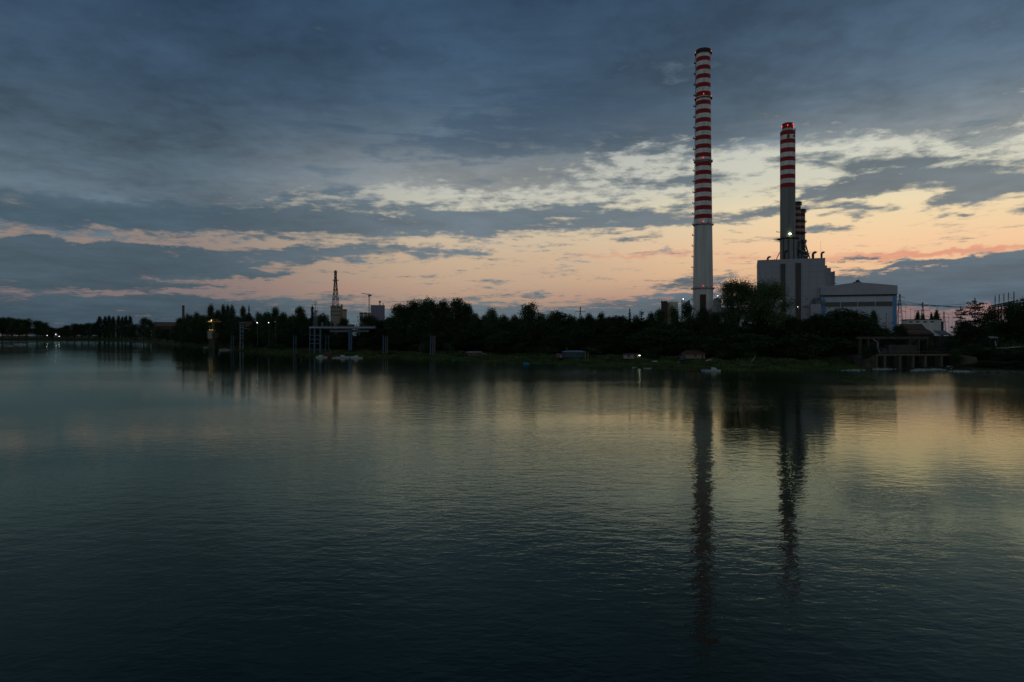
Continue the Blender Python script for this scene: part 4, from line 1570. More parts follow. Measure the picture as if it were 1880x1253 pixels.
MB().box(ex(1666), ex(1715), 0, 12, 0, ez(613)).build('wall', CONCD, EW)
slope_roof(ex(1665), ex(1712), -1.2, 6, ez(614.5), ez(606), .3, RUST, 12, EW, 1.6)
MB().box(ex(1670), ex(1715), 6.1, 7, 0, ez(603)).build('wall', CONCD, EW)
slope_roof(ex(1671), ex(1714), 5.4, 13, ez(605), ez(595.5), .3, RUST, 12, EW, 2.6)
for px in (1675, 1690, 1703):
    MB().box(ex(px) - 1.4, ex(px) + 1.4, 1.5, 4.5, ez(612), ez(608)).build('dormer', GALV, EW)
slope_roof(ex(1720), ex(1742), -2, 8, ez(616), ez(608), .25, GALV, 5, EW, 3.2)
MB().box(ex(1720), ex(1752), -1.8, 8, 0, ez(617)).build('wall', CONC, EW)

# ---------------------------------------------------------------- outfall sluice
SY = shoreY(1680) + 3
SLU = thing('sluice', 'concrete outfall sluice with dark gate bays, walkway beam and upper deck at the water', 'sluice', ((1683 - 940) / F * SY, SY, 0))
sx = lambda px: (px - 1683) / F * SY
sz = lambda row, d=0: rowZ(row, SY + d)
m = MB()
m.box(sx(1609), sx(1758), -.4, 1.6, sz(653.4), sz(650.8))
m.build('walkway_beam', mat('ochre_stained_beam', (0.16, 0.115, 0.055), 0.9, 0.3, 0.6), SLU)
for px in (1609.5, 1624.5, 1652.5, 1676.5, 1699, 1728.5, 1757.5):
    MB().prism([(sx(px) - .42, -1.5), (sx(px) + .42, -1.5), (sx(px) + .36, sz(653.5)), (sx(px) - .36, sz(653.5))], -0.2, 5.5).build('pier', CONC, SLU)
for a, b_ in ((1610, 1624), (1626, 1651.5), (1654, 1675.5), (1678, 1698), (1700.5, 1727.5), (1730, 1756.5)):
    o = MB().box(sx(a), sx(b_), 3.6, 4.0, sz(676), sz(654)).build('gate', BARK, SLU)
    g = MB()
    for i in range(4):
        z = sz(676) + (sz(654) - sz(676)) * (i + .5) / 4
        g.box(sx(a), sx(b_), 3.4, 3.6, z - .1, z + .1)
    g.build('gate_ribs', STEEL, o)
m = MB()
m.box(sx(1609), sx(1758), 5.6, 30, -2, sz(655))
m.build('apron', CONCD, SLU)
m = MB()
m.box(sx(1614), sx(1752), 15, 17, sz(623, 15), sz(618.5, 15))
for px in (1620, 1635, 1654, 1716, 1733, 1750):
    m.box(sx(px) - .3, sx(px) + .3, 15.2, 16.8, sz(655), sz(623, 15))
m.build('upper_deck', CONCD, SLU)
m = MB()
for i in range(28):
    x = sx(1609) + (sx(1758) - sx(1609)) * i / 27
    m.tube((x, -.3, sz(650.8)), (x, -.3, sz(650.8) + 1.05), .035, n=4)
m.tube((sx(1609), -.3, sz(650.8) + 1.05), (sx(1758), -.3, sz(650.8) + 1.05), .035, n=4)
m.build('railing', GALV, SLU)
MB().box(sx(1662), sx(1711), 9, 14, sz(655), sz(634, 9)).build('deck_wall', CONCD, SLU)
m = MB()
m.box(sx(1680) - 1.0, sx(1680) + 1.2, .2, 3, sz(650.5), sz(645))
m.path([(sx(1680), 1, sz(645.4)), (sx(1684), 1, sz(643.6)), (sx(1688), 1, sz(646)), (sx(1690), 1, sz(650))], .35, 8)
m.build('gate_winch', CONCD, SLU)
MB().path([(sx(1627), 4, sz(650)), (sx(1633), 8, sz(640)), (sx(1636), 9, sz(630)), (sx(1638), 13, sz(624))], .28, 8).build('slanting_pipe', GALV, SLU)
MB().box(sx(1640), sx(1652), 8, 12, sz(655), sz(640, 8)).box(sx(1652.5), sx(1661), 7.5, 11, sz(655), sz(634, 8)).build('machine_cabinet', STEEL, SLU)
# canted wing walls
m = MB()
m.hexa([(sx(1758), 0, -2), (sx(1790), -3, -2), (sx(1796), 7, -2), (sx(1758), 7, -2), (sx(1758), .3, sz(653)), (sx(1788), -1.5, sz(656)), (sx(1794), 7, sz(654)), (sx(1758), 7, sz(652))])
m.build('wing_wall', CONC, SLU)
m = MB()
m.hexa([(sx(1588), -1, -2), (sx(1608), 0, -2), (sx(1608), 7, -2), (sx(1586), 7, -2), (sx(1590), -.5, sz(660)), (sx(1608), .2, sz(652.5)), (sx(1608), 7, sz(652)), (sx(1588), 7, sz(656))])
m.build('wing_wall', CONCD, SLU)
# churned white water below the gates
FO = mat('river_foam', (0.34, 0.40, 0.42), 0.7, 0.5, 0.8)
fm = MB()
rf = random.Random(9)
for (px, row, sp, hh, n) in ((1742, 677.5, 16, .8, 420), (1715, 679.5, 22, .35, 300), (1690, 680, 14, .25, 120), (1628, 676.5, 8, .5, 160), (1608, 678, 22, .25, 320), (1560, 680, 26, .14, 160), (1770, 682.5, 26, .14, 140)):
    for i in range(n):
        x = px + rf.gauss(0, sp * .5)
        Y = CAMH * F / (row + rf.gauss(0, .7) - HZ)
        s = rf.uniform(.1, .34)
        z = abs(rf.gauss(0, hh * .5)) * math.exp(-((x - px) / sp) ** 2) + .02
        fm.ball(((x - 940) / F * Y, Y, z), s, nu=5, nv=3, sq=(1.6, 1, .6))
tag(fm.build('foam', FO), 'white churned water spilling below the sluice gates', 'white water', kind='stuff')
# weed islet in front of the outfall
rg = random.Random(31)
im = MB()
for i in range(1800):
    a, rr = rg.uniform(0, 2 * pi), sqrt(rg.uniform(0, 1))
    px = 1575 + cos(a) * rr * 34
    Y = CAMH * F / (697.5 + sin(a) * rr * 2.6 - HZ)
    x = (px - 940) / F * Y
    h = rg.uniform(.2, .9) * (1.1 - rr)
    q = rg.uniform(0, pi)
    im.add([(x - cos(q) * .3, Y - sin(q) * .3, -.02), (x + cos(q) * .3, Y + sin(q) * .3, -.02), (x + rg.uniform(-.3, .3), Y, h + .05)], [(0, 1, 2)])
tag(im.build('weeds', GRASS), 'low dark weed islet in the water before the sluice', 'weeds', kind='stuff')
# riprap stones beyond the wing wall
for i in range(34):
    px = 1790 + i * 3.4 + rg.uniform(-2, 2)
    Y = shoreY(px) + rg.uniform(-1.0, 2.5)
    s = rg.uniform(.35, .8)
    m = MB()
    m.ball((0, 0, 0), s, nu=7, nv=5, sq=(1.3, 1, .75))
    m.v = [Vector(v) * rg.uniform(.8, 1.15) for v in m.v]
    o = m.build('boulder', CONC)
    o.location = ((px - 940) / F * Y, Y, .15)
    o.rotation_euler = (0, 0, rg.uniform(0, 6))
    tag(o, 'grey riprap boulder at the waterline below the bank beyond the sluice', 'boulder', 'riprap boulders beyond the sluice')

# landing frame on the bank at the edge of the view
LY = shoreY(1850) + 56
LF = thing('landing_stage', 'pale angled frame of a small landing stage on the dark bank under the conveyor truss', 'landing stage', ((1850 - 940) / F * LY, LY, 0))
xx = lambda px: (px - 1850) / F * LY
zl = lambda row: rowZ(row, LY)
m = MB()
m.path([(xx(1826.5), 0, zl(626)), (xx(1829.5), 0, zl(639.5))], .22, 6)
m.path([(xx(1829.5), 0, zl(639.5)), (xx(1850), .6, zl(639)), (xx(1895), 2, zl(636))], .2, 6)
m.build('edge_frame', WHITE, LF)
MB().hexa([(xx(1829), .3, zl(640.6)), (xx(1895), 2.3, zl(637.5)), (xx(1895), 5, zl(637.5)), (xx(1829), 4, zl(640.6)), (xx(1829), .3, zl(640)), (xx(1895), 2.3, zl(637)), (xx(1895), 5, zl(637)), (xx(1829), 4, zl(640))]).build('deck', CONCD, LF)
MB().hexa([(xx(1828), 3, zl(622)), (xx(1843), 3, zl(621)), (xx(1845), 6, zl(618.5)), (xx(1832), 6, zl(619)), (xx(1828), 3, zl(621)), (xx(1843), 3, zl(620)), (xx(1845), 6, zl(617.8)), (xx(1832), 6, zl(618.2))]).build('canopy', LTROOF, LF)
m = MB()
for px in (1829, 1842, 1860, 1880):
    m.tube((xx(px), 3.5, 4), (xx(px), 3.5, zl(621 if px < 1850 else 638)), .12, n=6)
m.path([(xx(1862), 1, zl(624)), (xx(1872), 1.5, zl(632)), (xx(1892), 2, zl(636))], .14, 6)
m.build('post', GALV, LF)

# conveyor truss and its five poles
TY = 330.0
TR = thing('conveyor_truss', 'dark raised conveyor truss climbing towards the edge of the view behind the trees', 'conveyor', ((1846 - 940) / F * TY, TY, 0))
xx = lambda px: (px - 1846) / F * TY
zl = lambda row: rowZ(row, TY)
m = MB()
pa, pb = (1822, 562), (1870, 552.5)
for dy in (0, 2.5):
    for d in (0, 4):
        m.tube((xx(pa[0]), dy, zl(pa[1] + d)), (xx(pb[0]), dy, zl(pb[1] + d)), .2, n=5)
    for i in range(10):
        a, b2 = i / 10, (i + 1) / 10
        f = lambda k, d: (xx(pa[0] + (pb[0] - pa[0]) * k), dy, zl(pa[1] + (pb[1] - pa[1]) * k + d))
        m.tube(f(a, 0), f(b2, 4), .1, n=4)
        m.tube(f(a, 0), f(a, 4), .1, n=4)
m.build('truss', STEEL, TR)
m = MB()
for px, row in ((1829, 566), (1836, 565), (1841, 564), (1862, 560)):
    m.tube((xx(px), 1, 5), (xx(px), 1, zl(row - 2)), .28, n=6)
m.tube((xx(1829), 1, zl(580)), (xx(1841), 1, zl(566)), .12, n=4)
m.build('trestle', GALV, TR)
for px, top, bot in ((1827, 542.5, 560), (1834.5, 540, 559), (1843, 538.5, 557), (1851.5, 536.5, 556), (1861.5, 534.5, 555)):
    o = thing('mast_pole', 'one of five thin masts rising in a row over the conveyor truss', 'mast', P(px, bot, TY + 3), 0, 'five masts over the conveyor truss')
    h = (bot - top) / F * TY
    m = MB()
    for s_ in (-1, 1):
        m.tube((s_ * .32, 0, -1), (s_ * .16, 0, h * .92), .07, n=4)
    m.tube((0, 0, h * .3), (0, 0, h), .07, n=4)
    for i in range(9):
        m.tube((-.3 + .012 * i, 0, h * i / 10), (.3 - .012 * i, 0, h * (i + 1) / 10), .04, n=4)
    m.build('lattice', GALV, o)


# pylons and lines
def pylon(px, top, Y, label, h_arm=(0.62, 0.78, 0.93), span=0.16, base=8.0, cat='pylon', name='pylon', thick=1.0):
    p = P(px, 617, Y)
    p.z = base
    H = rowZ(top, Y) - base
    o = thing(name, label, cat, p, facing(p) + 0.25)
    m = MB()
    w0, w1 = H * .085, H * .012
    t_ = H * .0035 * thick
    wd = lambda k: w0 + (w1 - w0) * min(1, k * 1.15)
    nseg = 11
    for i in range(nseg):
        a, b2 = i / nseg, (i + 1) / nseg
        for s1, s2 in ((1, 1), (1, -1), (-1, -1), (-1, 1)):
            m.tube((wd(a) * s1, wd(a) * s2, a * H), (wd(b2) * s1, wd(b2) * s2, b2 * H), t_, n=4)
        for s_ in (-1, 1):
            m.tube((-wd(a), wd(a) * s_, a * H), (wd(b2), wd(b2) * s_, b2 * H), t_ * .7, n=4)
            m.tube((wd(a), wd(a) * s_, a * H), (-wd(b2), wd(b2) * s_, b2 * H), t_ * .7, n=4)
            m.tube((wd(a) * s_, -wd(a), a * H), (wd(b2) * s_, wd(b2), b2 * H), t_ * .7, n=4)
    m.build('tower', GALV, o)
    for i, k in enumerate(h_arm):
        r = H * span * (1.0, 1.25, .8)[i % 3]
        a = MB()
        z = k * H
        for s_ in (-1, 1):
            a.tube((0, 0, z + H * .02), (s_ * r, 0, z), t_, n=4).tube((0, 0, z - H * .012), (s_ * r, 0, z), t_, n=4)
            a.tube((s_ * r * .95, 0, z), (s_ * r * .95, 0, z - H * .05), t_ * .8, n=4)
        a.build('cross_arm', GALV, o)
    return o, p, H


pylon(1065.5, 564, 900, 'distant power pylon alone on the low skyline in the middle of the wood', (0.62, .86), .13, thick=1.6)
pyls = [pylon(1652, 540, 700, 'tallest pylon just behind the blue corner of the turbine hall', thick=1.0, span=.12),
        pylon(1694, 555, 780, 'slender pylon over the white windowed building', thick=1.3, span=.14),
        pylon(1733, 572, 900, 'low faint pylon between the white windowed building and the cedar', thick=1.4, span=.14)]
for (px, top) in ((1663, 562), (1672, 566), (1679, 568), (1742, 575), (1748, 573)):
    p = P(px, 617, 560)
    p.z = 6
    h = rowZ(top, 560) - 6
    o = thing('gantry_post', 'thin switchyard post among the wires right of the turbine hall', 'post', p, 0, 'switchyard posts right of the turbine hall')
    MB().tube((0, 0, -1), (0, 0, h), .16, .10, n=6).tube((-1.6, 0, h - 1), (1.6, 0, h - 1), .09, n=5).build('shaft', GALV, o)


def cable(p0, p1, sag, r, label, name='overhead_wire', n=14):
    m = MB()
    pts = []
    for i in range(n + 1):
        k = i / n
        q = p0.lerp(p1, k)
        q.z -= sag * 4 * k * (1 - k)
        pts.append(q)
    m.path(pts, r, 5)
    o = m.build(name, WIRE)
    return tag(o, label, 'wire', 'power lines right of the turbine hall')


for (a, b_, sg) in (((1649, 552.5), (1800, 566.5), .8), ((1649, 554), (1800, 568), .8), ((1649, 557), (1800, 562.5), .8), ((1649, 558.5), (1800, 563.8), .8), ((1648, 560.5), (1770, 559), .6)):
    cable(P(a[0], a[1], 520), P(b_[0], b_[1], 430), sg, .11, 'dark power line sagging from the turbine hall corner to the cedar')
m = thing('wire_gantry', 'steel bracket at the turbine hall corner where the power lines start', 'bracket', P(1649, 556.5, 521))
MB().tube((-.2, 0, -1.8), (-.2, 0, 2.2), .25, n=6).tube((-3.6, 1, -1.6), (3.0, 0, -1.7), .28, n=6).tube((0, 0, -25), (0, 0, -1.6), .25, n=6).build('bracket_arm', STEEL, m)

# ---------------------------------------------------------------- far industrial skyline on the left
LY_ = 900.0


def lattice_radio():
    p = P(616, 617, LY_)
    p.z = 8
    o = thing('lattice_tower', 'tall tapering lattice tower with a crow\'s-nest head above the stepped concrete works', 'tower', p, facing(p) + .3)
    z = lambda row: rowZ(row, LY_) - 8
    wd = lambda row: (1.9 + 6.3 * max(0, (row - 512) / 68) ** 1.1) / F * LY_ * .78
    rows = [584, 572, 561, 550, 540, 531, 522, 514, 507, 501]
    m = MB()
    t_ = .5
    for ra, rb in zip(rows, rows[1:]):
        a, b2 = wd(ra), wd(rb)
        for s1, s2 in ((1, 1), (1, -1), (-1, -1), (-1, 1)):
            m.tube((a * s1, a * s2, z(ra)), (b2 * s1, b2 * s2, z(rb)), t_, n=4)
        for s_ in (-1, 1):
            m.tube((-a, a * s_, z(ra)), (b2, b2 * s_, z(rb)), t_ * .55, n=4)
            m.tube((a, a * s_, z(ra)), (-b2, b2 * s_, z(rb)), t_ * .55, n=4)
            m.tube((-b2, b2 * s_, z(rb)), (b2, b2 * s_, z(rb)), t_ * .8, n=4)
    m.build('lattice', RUST, o)
    for row, w in ((515.5, 4.6), (533, 3.6), (498.5, 2.6)):
        r = w / F * LY_
        m = MB().box(-r, r, -r, r, z(row) - .3, z(row) + .2)
        for s1 in (-1, 1):
            m.tube((-r, r * s1, z(row) + 1.3), (r, r * s1, z(row) + 1.3), .12, n=4)
            m.tube((r * s1, -r, z(row) + .2), (r * s1, -r, z(row) + 1.3), .12, n=4)
        m.build('platform', STEEL, o)
    r = 2.3 / F * LY_
    MB().box(-r, r, -r, r, z(501), z(498.8)).box(-.5, .5, -.5, .5, z(498), z(497)).build('head_cabin', RUST, o)
    return o


lattice_radio()
o, w, h = block('concrete_works', 'grey stepped concrete works block wrapped round the foot of the lattice tower', 'building', 607, 624.5, 563, 890, 25, PLASTER, STEEL, base=8)
for r_ in (565, 572, 579):
    for i in range(5):
        x = -w + (i + .5) * 2 * w / 5
        z = rowZ(r_, 890) - 8
        MB().box(x - .7, x + .7, -.1, .02, z - 1, z + 1).build('window', GLASSD, o)
o, w, h = block('yellow_hopper', 'small yellow hopper tower right behind the concrete works block', 'building', 625.5, 629, 560.5, 900, 6, mat('ochre_paint', (.42, .30, .14), .8), None, base=8)
MB().box(-w * .8, w * .8, .5, 5, h, h + 1).build('roof', STEEL, o)
for (px, wp, top, lab) in ((633, 7.0, 568, 'pale concrete silo with a flared rim beside the yellow hopper tower'), (663.5, 6.5, 574, 'squat pale silo at the near end of the low row under the tower crane'), (671, 6.0, 574, 'squat pale silo in the middle of the low row under the tower crane'), (678, 6.0, 575, 'squat pale silo at the lilac block end of the low row under the tower crane')):
    p = P(px, 617, 880)
    p.z = 8
    o = thing('concrete_silo', lab, 'silo', p)
    r = wp / 2 / F * 880
    h = rowZ(top, 880) - 8
    MB().lathe([(r, -1), (r, h - 2.6), (r * 1.12, h - 2.4), (r * 1.12, h - 1.0), (r * .9, h), (.4, h + .3)], 24).build('shell', PLASTER, o, smooth_ang=30)
    MB().lathe([(r * 1.14, h - 1.8), (r * 1.2, h - 1.7), (r * 1.2, h - 1.1), (r * 1.14, h - 1.0)], 24, cap=False).build('rim', CONCD, o)
o, w, h = block('tower_block', 'plain lilac-grey tower block beside the tower crane, with small roof stacks', 'building', 681, 705.5, 560.5, 950, 22, LILAC, None, base=8)
z = lambda row: rowZ(row, 950) - 8
MB().tube((3.0, 4, h), (3.0, 4, z(555.5)), .7, n=8).lathe([(1.2, z(555.5)), (1.8, z(553.8)), (.6, z(552.6))], 10, 3.0, 4).build('roof_stack', CONCD, o)
MB().tube((7.4, 4, h), (7.4, 4, z(556.5)), .5, n=8).build('roof_stack', CONCD, o)
# tower crane
p = P(678, 617, 870)
p.z = 8
TC = thing('tower_crane', 'thin tower crane with a raised rust-red jib over the squat silos', 'crane', p)
zc_ = lambda row: rowZ(row, 870) - 8
xc = lambda px: (px - 678) / F * 870
m = MB()
for s1, s2 in ((1, 1), (1, -1), (-1, -1), (-1, 1)):
    m.tube((.7 * s1, .7 * s2, 0), (.7 * s1, .7 * s2, zc_(543)), .16, n=4)
for i in range(16):
    za, zb = zc_(543) * i / 16, zc_(543) * (i + 1) / 16
    m.tube((-.7, -.7, za), (.7, -.7, zb), .1, n=4).tube((.7, .7, za), (-.7, .7, zb), .1, n=4)
m.build('mast', GALV, TC)
m = MB()
for dy in (-.6, .6):
    m.tube((xc(663), dy, zc_(538.7)), (xc(678), dy, zc_(542)), .22, n=4)
    m.tube((xc(663), dy, zc_(538.4)), (xc(678), dy, zc_(540.3)), .18, n=4)
for i in range(12):
    k = i / 12
    x = xc(663) + (xc(678) - xc(663)) * k
    m.tube((x, 0, zc_(538.7 + 3.3 * k)), (x + .9, 0, zc_(538.4 + 1.9 * (k + .08))), .12, n=4)
m.build('jib', RUST, TC)
MB().hexa([(xc(677), -1, zc_(543.5)), (xc(682), -1, zc_(544)), (xc(682), 1, zc_(544)), (xc(677), 1, zc_(543.5)), (xc(677), -1, zc_(540.8)), (xc(682), -1, zc_(541.6)), (xc(682), 1, zc_(541.6)), (xc(677), 1, zc_(540.8))]).build('counterweight', RUST, TC)
MB().box(-1, 1, -2.2, -1, zc_(545), zc_(543)).build('cab', STEEL, TC)
# brick chimney, brown-roofed factory, mast
p = P(336.5, 617, 1050)
p.z = 8
o = thing('brick_chimney', 'slim brown brick chimney above the dark trees past the brown-roofed factory', 'chimney', p)
h = rowZ(561, 1050) - 8
MB().lathe([(2.3, -1), (1.75, h - 2.5), (1.95, h - 2.3), (1.95, h - .5), (1.75, h), (1.3, h), (1.3, h - 2)], 24).build('shaft', BRICK, o, smooth_ang=30)
p = P(304, 617, 1450)
p.z = 7
o = thing('factory', 'low factory with long dull brown roof and pale walls among the far trees', 'building', p, facing(p) + .15)
w = 21 / F * 1450
h, hr = rowZ(599, 1450) - 7, rowZ(591.5, 1450) - 7
MB().box(-w, w, 0, 16, -1, h).build('wall', DULLPL, o)
m = MB().add([(-w - .6, -.8, h), (w + .6, -.8, h), (w - 1, 8, hr), (-w + 4, 8, hr), (-w - .6, 16.8, h), (w + .6, 16.8, h)], [(0, 1, 2, 3), (3, 2, 5, 4), (0, 3, 4), (1, 5, 2), (0, 4, 5, 1)])
m.build('roof', RUST, o)
for i in range(5):
    x = -w + (i + .5) * 2 * w / 5
    MB().box(x - 1.3, x + 1.3, -.1, .02, h * .35, h * .7).build('window', GLASSD, o)
p = P(285.5, 617, 1430)
p.z = 7
o = thing('antenna_mast', 'hair-thin antenna mast at the near end of the brown-roofed factory', 'mast', p)
h = rowZ(582, 1430) - 7
m = MB().tube((0, 0, -1), (0, 0, h), .28, .16, n=5)
m.tube((-1, 0, h * .9), (1, 0, h * .9), .12, n=4).tube((-.7, 0, h * .8), (.7, 0, h * .8), .12, n=4)
m.build('shaft', STEEL, o)

# ---------------------------------------------------------------- river works on the left
CY = 626.0
p = P(391, 617, CY)
p.z = 0
CR = thing('intake_tower', 'concrete intake pier in the river topped by a yellow-lit jib crane', 'pier crane', p)
xk = lambda px: (px - 391) / F * CY
zk = lambda row: rowZ(row, CY)
m = MB()
m.prism([(xk(385), -3), (xk(397), -3), (xk(396), zk(622)), (xk(385.5), zk(622))], -2.6, 2.6)
m.build('pier', CONCD, CR)
MB().prism([(xk(383.5), zk(622)), (xk(392), zk(622)), (xk(391.5), zk(608.5)), (xk(383), zk(608.5))], -2.4, 2.4).build('shaft_house', PLASTER, CR)
MB().box(xk(392.2), xk(400), -2, 2, zk(621), zk(611)).build('machine_house', CONCD, CR)
m = MB()
m.box(xk(386), xk(395), -2.2, 2.2, zk(608.4), zk(607))
for px in (386.5, 389, 391.5, 394):
    m.tube((xk(px), -2.1, zk(607)), (xk(px), -2.1, zk(605)), .1, n=4)
m.tube((xk(386), -2.1, zk(605.2)), (xk(395), -2.1, zk(605.2)), .1, n=4)
m.build('top_deck', YELLOW, CR)
m = MB()
for dx_ in (-.7, .7):
    m.tube((xk(391.5) + dx_, 0, zk(607)), (xk(391.5) + dx_, 0, zk(586)), .22, n=5)
for i in range(8):
    za, zb = zk(607 - 2.6 * i), zk(607 - 2.6 * (i + 1))
    m.tube((xk(391.5) - .7, 0, za), (xk(391.5) + .7, 0, zb), .12, n=4)
m.build('crane_post', YELLOW, CR)
m = MB()
m.box(xk(379), xk(406), -.5, .5, zk(591.8), zk(590.2))
m.tube((xk(391.5), 0, zk(585.5)), (xk(381), 0, zk(590.4)), .14, n=4).tube((xk(391.5), 0, zk(585.5)), (xk(404), 0, zk(590.4)), .14, n=4)
m.build('jib', YELLOW, CR)
MB().box(xk(384.5), xk(390.5), -1.6, 1.6, zk(593.2), zk(589.6)).build('cab', YELLOW, CR)
MB().box(xk(397), xk(400.5), -1.4, 1.4, zk(590), zk(586)).build('counterweight', RUST, CR)
MB().box(xk(384), xk(387.5), -1, 1, zk(603), zk(598)).build('winch_box', BLUEWOOD, CR)
MB().ball((xk(389), -1.2, zk(588)), .2).tube((xk(389), -1.2, zk(590)), (xk(389), -1.2, zk(588)), .12, n=5).build('lamp', L_WHITE, CR)
for px in (386.8, 389.5, 392.2):
    MB().ball((xk(px), -2.4, zk(606.2)), .22).box(xk(px) - .1, xk(px) + .1, -2.3, -2.0, zk(606.4), zk(606)).build('deck_lamp', L_YEL, CR)
for px in (385.5, 387.5, 390.0):
    MB().ball((xk(px), -1.9, zk(590.6)), .24).box(xk(px) - .1, xk(px) + .1, -1.8, -1.5, zk(590.8), zk(590.4)).build('cab_lamp', L_YEL, CR)

# pale loading frame
FY = 545.0
p = P(450, 617, FY)
p.z = 0
LFm = thing('loading_frame', 'pale steel loading frame with a ladder leg and roofed cabin beside the yellow crane', 'steel frame', p)
xk = lambda px: (px - 450) / F * FY
zk = lambda row: rowZ(row, FY)
m = MB()
for px in (441, 446.5):
    m.box(xk(px) - .28, xk(px) + .28, -.3, .3, zk(629), zk(596))
for row in (629, 622, 616.5, 609, 602):
    m.box(xk(441), xk(446.5), -.2, .2, zk(row) - .25, zk(row) + .25)
m.tube((xk(441), 0, zk(602)), (xk(444.5), 0, zk(593)), .25, n=5).tube((xk(446.8), 0, zk(602)), (xk(444.5), 0, zk(593)), .25, n=5)
for px in (441, 446.5):
    m.box(xk(px) - .4, xk(px) + .4, -.4, .4, -1.5, zk(629))
m.build('ladder_leg', mat('pale_blue_steel', (.20, .26, .36), .55, .15, .4), LFm)
for px, mt_ in ((459.3, 'pale_blue_steel'), (463, 'blue')):
    MB().box(xk(px) - .42, xk(px) + .42, -.4, .4, -1.5, zk(602)).build('leg', MATS['pale_blue_steel'] if px < 460 else BLUEST, LFm)
MB().box(xk(446), xk(461), -.3, .3, zk(604), zk(602.8)).box(xk(440.5), xk(456), -1.4, 1.4, zk(594), zk(591.8)).build('cross_beam', GALV, LFm)
MB().box(xk(452), xk(464), -2.0, 2.0, zk(600.5), zk(591)).build('cabin', BRICK, LFm)

# pairs of mooring piles
for (px, row, top, half, lab) in ((426.5, 646, 615, 2.2, 'pair of slim blue-grey piles in dark shade between yellow crane and loading frame'),
                                  (541.0, 652, 615, 2.4, 'pair of blue steel piles standing apart in the water left of the stair tower'),
                                  (600.5, 652, 615, 3.0, 'pair of pale piles under the gantry, right beside the stair tower')):
    Y = CAMH * F / (row - HZ)
    p = P(px, 617, Y)
    p.z = 0
    o = thing('mooring_piles', lab, 'mooring piles', p, 0, 'mooring pile clusters along the bank')
    s = half / F * Y
    for sg in (-1, 1):
        MB().tube((sg * s, 0, -2), (sg * s * .9 + .15, 0, rowZ(top + (sg + 1) * .6, Y)), .26, n=8).build('pile', BLUEST, o)
    MB().box(-s * 1.5, s * 1.5, -1.2, 1.2, -2, .7).build('pile_cap', CONCD, o)
    MB().tube((-s, 0, rowZ(top + 6, Y)), (s, 0, rowZ(top + 6, Y)), .12, n=5).tube((-s, 0, rowZ(top + 16, Y)), (s, 0, rowZ(top + 16, Y)), .12, n=5).build('brace', BLUEST, o)
for (px, row, top, lab) in ((706.5, 655.5, 615.5, 'cluster of tall white and blue piles on a dark base below the lilac block'),
                            (793.5, 658.5, 615, 'cluster of tall pale piles on a dark base in front of the big grove')):
    Y = CAMH * F / (row - HZ)
    p = P(px, 617, Y)
    p.z = 0
    o = thing('mooring_piles', lab, 'mooring piles', p, 0, 'mooring pile clusters along the bank')
    for d, y, mt_ in ((-4.4, 1, BLUEST), (-2.4, -1, BLUEST), (1.0, 0, GALV), (4.6, 0, GALV)):
        MB().tube((d / F * Y, y, -2), (d / F * Y * .94 + .2, y, rowZ(top + 1.5 + (d % 1.3), Y)), .25, n=8).build('pile', mt_, o)
    MB().box(-5.4 / F * Y, 5.6 / F * Y, -1.8, 1.8, -2, rowZ(row - 7, Y)).build('pile_cap', CONCD, o)
    m = MB()
    for r_ in range(4):
        z = rowZ(top + 8 + r_ * 6, Y)
        m.tube((-4.4 / F * Y, 1, z), (-2.4 / F * Y, -1, z + 1), .1, n=4).tube((1.0 / F * Y, 0, z), (4.6 / F * Y, 0, z), .1, n=4)
    m.build('brace', BLUEST, o)
    m = MB().ball((-3.2 / F * Y, -1, rowZ(top, Y)), .4)
    m.build('finial', CONC, o)

# long unloading gantry with stair tower
GY = 425.0
p = P(579, 617, GY)
p.z = 3
GN = thing('unloading_gantry', 'long pale gantry beam on blue legs with a stair tower at its river end', 'gantry', p)
xk = lambda px: (px - 579) / F * GY
zk = lambda row: rowZ(row, GY) - 3
MB().box(xk(569), xk(690), -1.6, 1.6, zk(603.2), zk(600)).build('beam', mat('pale_gantry_paint', (.30, .36, .44), .55, .12, .3), GN)
MB().box(xk(590), xk(690), 3, 6, zk(604.6), zk(603.6)).box(xk(604), xk(676), 1.8, 4.6, zk(610.2), zk(606)).build('lower_girder', GALV, GN)
m = MB()
for i in range(30):
    x = xk(588) + (xk(690) - xk(588)) * i / 29
    m.tube((x, -1.5, zk(600)), (x, -1.5, zk(598)), .06, n=4)
m.tube((xk(588), -1.5, zk(598)), (xk(690), -1.5, zk(598)), .06, n=4)
m.build('railing', GALV, GN)
for px in (641.5, 645.3):
    MB().box(xk(px) - .5, xk(px) + .5, -.6, .6, -3, zk(603.2)).build('leg', BLUEST, GN)
MB().box(xk(638.5), xk(650), -1.8, 1.8, zk(599.8), zk(596)).build('winch_house', RUST, GN)
for px in (569, 577.6, 588.2):
    MB().box(xk(px) - (.25 if px < 575 else .5), xk(px) + (.25 if px < 575 else .5), -.5, .5, -3, zk(603.2)).build('leg', BLUEST, GN)
m = MB()
for row in (616, 623.5, 631):
    m.box(xk(569), xk(588.2), -.45, .45, zk(row) - .18, zk(row) + .18)
m.build('landing', GALV, GN)
m = MB()
for i in range(8):
    x = xk(592) + i * .0
for px in (593, 607):
    m.tube((xk(px), 0, zk(600)), (xk(px), 0, zk(593)), .14, n=5)
m.box(xk(590.5), xk(593), -.6, .6, zk(600), zk(592.5))
m.build('deck_posts', GALV, GN)
